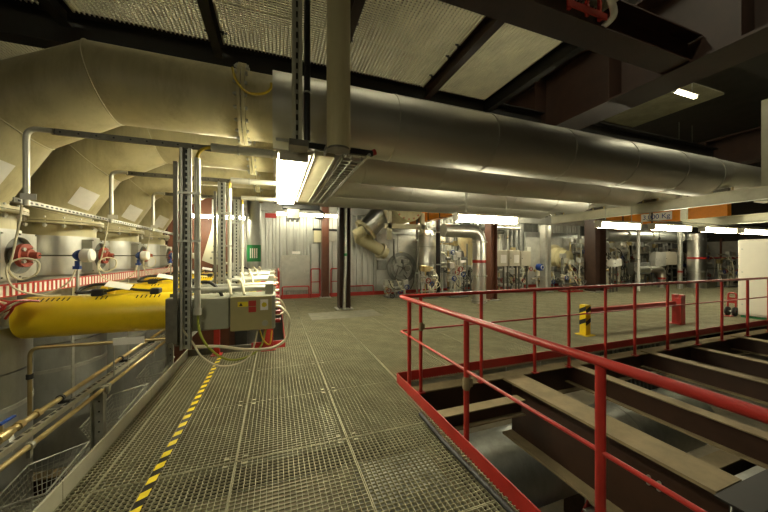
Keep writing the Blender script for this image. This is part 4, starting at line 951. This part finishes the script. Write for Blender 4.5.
t = thing('air_duct', 'large silver air duct bending down behind the steel column', 'duct', (3.6, 11.2, 2.0))
MB().tube([(4.9, 11.2, 3.55), (4.1, 11.2, 3.35), (3.75, 11.2, 3.1), (3.3, 11.2, 2.65)], 0.41, 28).build('bend', 'silver', t)
MB().ring((3.32, 11.2, 2.68), (3.24, 11.2, 2.60), 0.49, 0.36, 28).build('flange', 'cream', t)
MB().ring((4.12, 11.2, 3.36), (4.02, 11.2, 3.32), 0.43, 0.34, 28).build('flange', 'cream', t)
MB().tube([(3.25, 11.2, 2.6), (2.95, 11.25, 2.45), (3.05, 11.3, 2.33), (3.6, 11.4, 2.05), (4.25, 11.55, 1.72)], 0.24, 20).build('lower_leg', 'cream', t)
MB().ring((3.98, 11.48, 1.85), (4.06, 11.5, 1.81), 0.32, 0.22, 24).build('flange', 'cream_clean', t)
t = thing('cream_drum', 'cream flanged drum with ring of bolts above the burner', 'drum', (4.9, 10.2, 2.9))
MB().lathe((4.45, 10.2, 3.45), [(0, -0.5), (0.55, -0.5), (0.62, -0.42), (0.62, 0.5), (0.0, 0.55)], 32, 'y').build('drum', 'cream', t)
for k in range(16):
    a = 2*PI*k/16; MB().cyl((4.45+0.52*math.cos(a), 9.67, 3.45+0.52*math.sin(a)), (4.45+0.52*math.cos(a), 9.71, 3.45+0.52*math.sin(a)), 0.035, n=6).build('bolt', 'copper', t)
MB().box(3.6, 5.2, 9.8, 9.95, 2.60, 2.77).build('carrier_beam', 'cream_clean', t)
for x0 in (3.7, 5.0): MB().box(x0, x0+0.14, 9.8, 9.95, 2.2 if x0 < 4 else 2.45, 3.2).build('carrier_post', 'cream_clean', t)
def crane(label, x, y0, y1, z0, z1, txt=None):
    t = thing('crane_beam', label, 'crane beam', (x, (y0+y1)/2, z0))
    n = 4
    for k in range(n):
        a, c = y0+(y1-y0)*k/n, y0+(y1-y0)*(k+1)/n
        MB().bevbox(x-0.14, x+0.14, a+0.01, c-0.01, z0, z1, 0.01).build('section', 'orange', t)
        MB().box(x-0.15, x+0.15, c-0.03, c+0.03, z0-0.02, z1+0.01).build('joint', 'black', t)
    if txt:
        ty = y0+(y1-y0)*txt[1]
        MB().box(x-0.147, x-0.141, ty-0.6, ty+0.6, z0+0.10, z1-0.1).build('load_plate', 'paper', t)
        text_mesh(txt[0], 0.30, 'load_lettering', 'blue', t, (x-0.15, ty, (z0+z1)/2), (PI/2, 0, -PI/2))
    MB().box(x-0.04, x+0.04, y0+0.4, y0+0.5, z1, 4.195).box(x-0.04, x+0.04, y1-0.5, y1-0.4, z1, 4.195).build('hanger', 'black_steel', t)
    return t
crane('orange crane beam under the pipes left of the first long lamp', 5.45, 8.2, 11.5, 2.95, 3.32)
crane('orange crane beam with its load limit plate at the right', 16.75, 6.4, 11.4, 3.16, 3.72, ('3.000 Kg', 0.47))
t = thing('chain_hoist', 'small chain hoist hanging under the right orange crane beam', 'hoist', (16.75, 8.7, 2.4))
MB().bevbox(16.55, 16.95, 8.4, 9.0, 2.78, 3.1, 0.03).build('body', 'orange', t)
MB().cyl((16.75, 8.7, 3.1), (16.75, 8.7, 3.16), 0.06, n=8).build('trolley', 'black', t)
MB().cyl((16.75, 8.7, 2.5), (16.75, 8.7, 2.78), 0.012, n=6).build('chain', 'galv_dark', t)
MB().tube(smooth_path([(16.75, 8.7, 2.51), (16.81, 8.7, 2.45), (16.75, 8.7, 2.38), (16.69, 8.7, 2.43)]), 0.02, 6).build('hook', 'black', t)

def pipe_thing(label, pts, r, m='silver', band=None, flg=(), cat='pipe', name='process_pipe', rb=None):
    z = min(p[2] for p in pts); t = thing(name, label, cat, (pts[0][0], pts[0][1], z))
    path = bend(pts, rb or r*2.2, 7) if len(pts) > 2 else pts
    MB().tube(path, r, 24).build('tube', m, t)
    P = [Vector(p) for p in pts]
    for k, f in flg:
        a, c = P[k], P[k+1]; d = (c-a).normalized(); q = a.lerp(c, f)
        MB().ring(q-d*0.025, q+d*0.025, r*1.12+0.012, r-0.003, 24).build('flange', 'galv', t)
    if band:
        k, f, bm = band; a, c = P[k], P[k+1]; d = (c-a).normalized(); q = a.lerp(c, f)
        MB().ring(q-d*0.05, q+d*0.05, r+0.005, r-0.003, 24).build('marker_band', bm, t)
    return t
pipe_thing('silver pipe elbowing down to the floor beside the brown column', [(5.2, 8.6, 2.47), (6.62, 8.6, 2.47), (6.62, 8.6, 0.0)], 0.225, 'silver', (1, 0.42, 'red'), ((1, 0.15), (1, 0.62), (1, 0.97)), rb=0.42)
pipe_thing('far silver vertical pipe below the third long lamp', [(20.2, 8.9, 2.75), (20.2, 8.9, 0.0)], 0.36, 'silver', (0, 0.45, 'red'), ((0, 0.1), (0, 0.7)))
pipe_thing('large grey horizontal pipe behind the lamps at the right', [(14.6, 9.8, 2.62), (21.9, 9.8, 2.62)], 0.30, 'vessel_low', None, ((0, 0.2), (0, 0.45), (0, 0.8)))
pipe_thing('thin dark vertical pipe right of the burner', [(5.17, 10.5, 0.0), (5.17, 10.5, 3.2)], 0.045, 'galv_dark', None, ((0, 0.3), (0, 0.7)))
pipe_thing('black vertical pipe between the silver drum and the hopper', [(6.1, 10.5, 0.0), (6.1, 10.5, 3.2)], 0.085, 'black_steel', None, ((0, 0.4), (0, 0.8)))
pipe_thing('thin grey pipe in front of the orange load beam', [(15.8, 9.0, 0.0), (15.8, 9.0, 2.9)], 0.06, 'white', None, ((0, 0.5),))
pipe_thing('slim steel pipe left of the far silver vertical pipe', [(19.0, 9.0, 0.0), (19.0, 9.0, 2.8)], 0.10, 'galv', (0, 0.3, 'red'), ((0, 0.6),))
pipe_thing('bent silver pipe dropping below the grey boxes at the right', [(16.8, 9.6, 0.95), (18.7, 9.6, 0.95), (18.7, 9.6, 0.0)], 0.16, 'silver', (1, 0.5, 'red'), ((0, 0.4),), rb=0.3)
pipe_thing('dark grey pipe crossing left of the silver elbow', [(6.2, 11.7, 2.8), (10.4, 11.7, 2.8)], 0.11, 'machine_grey', None, ((0, 0.3), (0, 0.7)))
t = thing('silver_drum', 'upright silver drum right of the burner', 'tank', (5.75, 11.2, 0.0))
MB().lathe((5.95, 11.2, 0), [(0.0, 1.0), (0.30, 1.02), (0.40, 1.12), (0.40, 2.55), (0.3, 2.68), (0, 2.7)], 32).build('shell', 'silver', t)
for z0 in (1.3, 2.0, 2.45): MB().ring((5.95, 11.2, z0-0.02), (5.95, 11.2, z0+0.02), 0.412, 0.39, 32).build('band', 'galv', t)
for k in range(3):
    a = 2*PI*k/3; MB().cyl((5.95+0.28*math.cos(a), 11.2+0.28*math.sin(a), 0), (5.95+0.28*math.cos(a), 11.2+0.28*math.sin(a), 1.1), 0.035, n=8).build('leg', 'galv_dark', t)
t = thing('hopper', 'cream cone hopper left of the silver elbow pipe', 'hopper', (7.7, 10.7, 0))
MB().lathe((7.7, 10.7, 0), [(0.16, 1.2), (0.2, 1.75), (0.46, 2.15), (0.48, 2.6), (0.0, 2.65)], 28).build('cone', 'cream', t)
MB().ring((7.7, 10.7, 1.16), (7.7, 10.7, 1.24), 0.26, 0.12, 20).build('flange', 'galv', t)
for k in range(4):
    a = PI/4+k*PI/2; MB().cyl((7.7+0.42*math.cos(a), 10.7+0.42*math.sin(a), 0.0), (7.7+0.42*math.cos(a), 10.7+0.42*math.sin(a), 2.2), 0.03, n=8).build('leg', 'machine_grey', t)

def valve_train(label, x, y, seed, w=0.9, h=1.7, mats=('machine_grey', 'galv', 'silver', 'boiler_plate', 'enclosure', 'conduit', 'brass')):
    rg = random.Random(seed); t = thing('valve_train', label, 'pipework', (x, y, 0))
    n = 5
    for k in range(n):
        xx = x-w/2+w*k/(n-1)+rg.uniform(-0.04, 0.04); yy = y+rg.uniform(-0.15, 0.15); hh = h*rg.uniform(0.75, 1.05); r = rg.uniform(0.025, 0.05); m = rg.choice(mats)
        p = MB().cyl((xx, yy, 0), (xx, yy, hh), r, n=10).build('riser', m, t)
        zz = rg.uniform(0.45, hh-0.4)
        v = MB().lathe((xx, yy, zz), [(r, -0.14), (r*2.2, -0.13), (r*2.2, -0.10), (r*1.3, -0.09), (r*2.0, 0), (r*1.3, 0.09), (r*2.2, 0.10), (r*2.2, 0.13), (r, 0.14)], 12).build('valve_body', rg.choice(mats), t)
        MB().cyl((xx, yy, zz), (xx, yy-0.22, zz), 0.014, n=6).ring((xx, yy-0.22, zz), (xx, yy-0.245, zz), 0.10, 0.075, 16).build('handwheel', rg.choice(('red', 'machine_grey', 'blue', 'black', 'galv')), v)
        MB().bevbox(xx-rg.uniform(.08, .14), xx+rg.uniform(.08, .14), yy-0.12, yy+0.05, hh-0.14, hh+0.08, 0.01).build('actuator', rg.choice(mats), t)
    for k in range(5):
        zz = rg.uniform(0.25, h*0.95); r = rg.uniform(0.025, 0.07)
        MB().cyl((x-w/2-0.1, y+rg.uniform(-.1, .12), zz), (x+w/2+0.1, y+rg.uniform(-.1, .12), zz), r, n=10).build('cross_pipe', rg.choice(mats), t)
    for k in range(3):
        x0 = x+rg.uniform(-w/2, w/2); x1 = x+rg.uniform(-w/2, w/2); z0 = rg.uniform(0.7, h)
        MB().tube(smooth_path([(x0, y-0.1, z0), (x0+0.1, y-0.3, z0-0.3), (x1, y-0.32, 0.35), (x1+0.05, y-0.15, 0.55)]), 0.016, 6).build('hose', rg.choice(('cable_white', 'rubber', 'cable_white')), t)
    MB().bevbox(x-w/2-0.05, x+w/2+0.05, y-0.25, y+0.22, 0.004, 0.07, 0.01).build('skid', rg.choice(('machine_grey', 'red')), t)
    return t
vt = [(4.4, 10.9, 'directly below the round burner', 0.7, 0.62), (5.6, 10.35, 'right of the round burner under the silver drum', 0.5, 1.25), (6.75, 10.2, 'left of the cream hopper', 0.7, 1.7), (8.55, 11.55, 'between the brown column and the control boxes', 0.8, 1.3),
      (8.75, 10.87, 'under the left control box', 0.7, 1.15), (10.0, 10.87, 'under the middle and right control boxes', 0.9, 1.1), (12.2, 11.0, 'left of the cream burner drum', 1.0, 1.0), (12.6, 9.9, 'before the cream burner drum', 0.9, 1.6), (14.9, 10.2, 'right of the wide brown column', 1.1, 2.2), (16.15, 10.6, 'beneath the load plate', 0.85, 2.2),
      (17.4, 10.9, 'behind the grey square box', 1.1, 2.3), (19.5, 11.0, 'behind the twin boxes', 1.2, 1.9), (21.2, 10.95, 'right of the far silver vertical pipe', 1.3, 2.2), (22.95, 10.9, 'at the far right before the end of the wall', 1.3, 2.0)]
vt += [(7.35, 11.5, 'against the wall behind the cream hopper', 0.9, 2.4), (11.0, 11.3, 'against the wall left of the pale grey column', 0.7, 2.0), (15.3, 11.5, 'against the wall right of the brown column', 0.9, 2.4), (18.9, 11.55, 'against the wall behind the big grey pipe', 1.0, 2.5), (20.6, 11.55, 'against the wall behind the far vertical pipe', 1.0, 2.4), (24.6, 10.6, 'in the far right corner', 1.2, 2.3), (22.2, 8.6, 'beside the white cabinet far behind', 1.0, 1.8)]
for k, (x, y_, lb, w, h) in enumerate(vt): valve_train('cluster of valves and small pipes ' + lb, x, y_, 20+k, w, h)

def enclosure(label, x0, x1, y, z0, z1, m='enclosure', paper=True, stand=True):
    t = thing('control_cabinet', label, 'control box', ((x0+x1)/2, y, 0 if stand else z0))
    MB().bevbox(x0, x1, y, y+0.3, z0, z1, 0.012).build('case', m, t)
    d = MB().bevbox(x0+0.02, x1-0.02, y-0.015, y, z0+0.02, z1-0.02, 0.004).build('door', m, t)
    if paper: MB().box(x0+(x1-x0)*0.4, x1-(x1-x0)*0.12, y-0.018, y-0.0155, z0+(z1-z0)*0.2, z1-(z1-z0)*0.3).build('notice', 'paper', d)
    MB().cyl((x0+0.06, y-0.03, (z0+z1)/2), (x0+0.06, y-0.015, (z0+z1)/2), 0.02, n=8).build('latch', 'black', d)
    if stand:
        for xx in (x0+0.06, x1-0.06): MB().box(xx-0.025, xx+0.025, y+0.15, y+0.2, 0.0, z0).build('leg', 'galv_dark', t)
    return t
enclosure('cream control box with notice, leftmost of three behind the far rail', 8.76, 9.40, 10.3, 1.18, 1.88)
enclosure('cream control box with notice, middle of three behind the far rail', 9.50, 10.08, 10.3, 1.18, 1.88)
enclosure('plain cream control box, rightmost of three behind the far rail', 10.13, 10.70, 10.3, 1.18, 1.85, paper=False)
enclosure('grey square box among the pipes right of the brown column', 17.25, 18.5, 10.0, 0.66, 1.28, 'machine_grey', False)
enclosure('pale twin box left part under the third lamp', 18.95, 19.85, 10.0, 1.07, 1.84, 'boiler_plate', False)
enclosure('pale twin box right part under the third lamp', 19.9, 21.5, 10.05, 1.12, 1.86, 'enclosure', False)
enclosure('small white switch box left on the brown column', 13.95, 14.25, 8.9, 1.15, 1.45, 'white', False)
enclosure('small white switch box right of the brown column', 14.45, 14.8, 9.1, 1.17, 1.5, 'white', False)
t = thing('blue_valve', 'small blue valve on a thin pipe by the pale grey column', 'valve', (11.0, 10.2, 0))
MB().cyl((11.05, 10.3, 0), (11.05, 10.3, 1.3), 0.03, n=10).build('stem', 'galv', t)
MB().lathe((11.05, 10.15, 1.12), [(0, -0.15), (0.14, -0.12), (0.16, 0), (0.14, 0.1), (0, 0.12)], 16, 'y').build('body', 'blue', t)
MB().ring((11.05, 10.0, 1.12), (11.05, 9.98, 1.12), 0.10, 0.07, 16).build('handwheel', 'white', t)
t = thing('boiler_front', 'pale boiler front plate behind the cream burner drum', 'panel', (13, 11.9, 0.0))
for x0, x1 in ((11.95, 13.2), (13.22, 14.5), (14.52, 15.6)): MB().bevbox(x0, x1, 11.84, 11.96, 0.16, 2.6, 0.012).build('plate', 'boiler_plate', t)
MB().box(11.9, 15.6, 11.8, 11.9, 2.6, 2.85).build('header', 'vessel_low', t)
t = thing('burner_drum', 'cream burner drum with rings behind the pale grey column', 'burner', (13.1, 11.2, 0.8))
MB().lathe((13.55, 11.84, 1.55), [(0.62, 0), (0.62, -0.35), (0.5, -0.4), (0.5, -0.75), (0.36, -0.8), (0.34, -1.1), (0, -1.12)], 32, 'y').build('drum', 'cream', t)
for q in (-0.1, -0.3): MB().ring((13.55, 11.84+q, 1.55), (13.55, 11.84+q-0.05, 1.55), 0.66, 0.6, 32).build('ring', 'cream_clean', t)
MB().bevbox(13.0, 14.2, 11.3, 11.8, 0.3, 0.8, 0.02).build('fan_housing', 'machine_grey', t)
burner('round burner front half hidden by pipes right of the wide brown column', 17.0, 11.9, 1.5, 0.7)
t = thing('boiler_front', 'pale boiler front plate at the right behind the pipes', 'panel', (18, 12.0, 0.0))
for x0, x1 in ((16.0, 17.9), (17.95, 19.6), (20.4, 21.4), (21.6, 22.6)): MB().bevbox(x0, x1, 11.93, 12.0, 0.16, 2.75, 0.012).build('plate', 'boiler_plate', t)
for i in range(3): tag(MB().cyl((10.9+i*0.28, 11.7, 0), (10.9+i*0.28, 11.7, 3.0), 0.09 if i != 1 else 0.12, n=14).build('dark_pipe', 'machine_grey'), ['dark upright pipe just left of the pale grey column', 'thicker dark upright pipe behind the pale grey column', 'dark upright pipe just right of the pale grey column'][i], 'pipe', 'dark upright pipes at the back')

t = thing('panel_frame', 'tall pale panels in a dark frame at the far right end', 'panel', (25.3, 9.5, 0.0))
for y0 in (7.2, 8.2, 9.2, 10.2): MB().bevbox(25.55, 25.65, y0, y0+0.9, 0.2, 2.5, 0.01).build('panel', 'boiler_plate', t)
for y0 in (7.1, 8.1, 9.1, 10.1, 11.1): MB().box(25.5, 25.66, y0, y0+0.08, 0.0, 2.7).build('post', 'brown_light', t)
for z0 in (0.9, 1.5): MB().cyl((25.4, 7.0, z0), (25.4, 11.2, z0), 0.05, n=10).build('cross_pipe', 'red' if z0 > 1 else 'galv', t)

# thin upright pipes and horizontal runs against the back wall
rg = random.Random(3)
for grp, lab, xs_, m_ in (('upright pipes by the hopper', 'thin pale upright pipe by the cream hopper', [6.55+0.53*k for k in range(9)], 'conduit'),
                          ('upright pipes at the right', 'thin grey upright pipe at the right boiler fronts', [15.3, 15.75]+[18.0+0.86*k for k in range(8)], 'galv')):
    for n_, x in enumerate(xs_):
        t = thing('upright_pipe', lab + ', ' + ['first', 'second', 'third', 'fourth', 'fifth', 'sixth', 'seventh', 'eighth', 'ninth', 'tenth'][n_] + ' from the left', 'pipe', (x, 11.825, 0), grp)
        MB().cyl((x, 11.825, 0), (x, 11.825, 3.29), 0.04, n=10).build('tube', m_, t)
        for z in (0.9, 1.7, 2.5): MB().cyl((x, 11.825, z-0.03), (x, 11.825, z+0.03), 0.05, n=10).build('flange', 'machine_grey', t)
for z, x0, x1, lab in ((2.95, 6.5, 11.0, 'horizontal pipe high behind the three cream control boxes'), (2.98, 15.7, 24.0, 'horizontal pipe high along the right boiler fronts')):
    t = pipe_thing(lab, [(x0, 11.3, z), (x1, 11.3, z)], 0.075, 'silver' if z > 1 else 'boiler_plate', None, ((0, 0.2), (0, 0.5), (0, 0.8)))
    for x in (x0+0.5, (x0+x1)/2, x1-0.5): MB().box(x-0.03, x+0.03, 11.27, 11.33, z+0.07, 3.36).box(x-0.03, x+0.03, 11.27, 11.865, 3.30, 3.36).build('bracket', 'galv_dark', t)
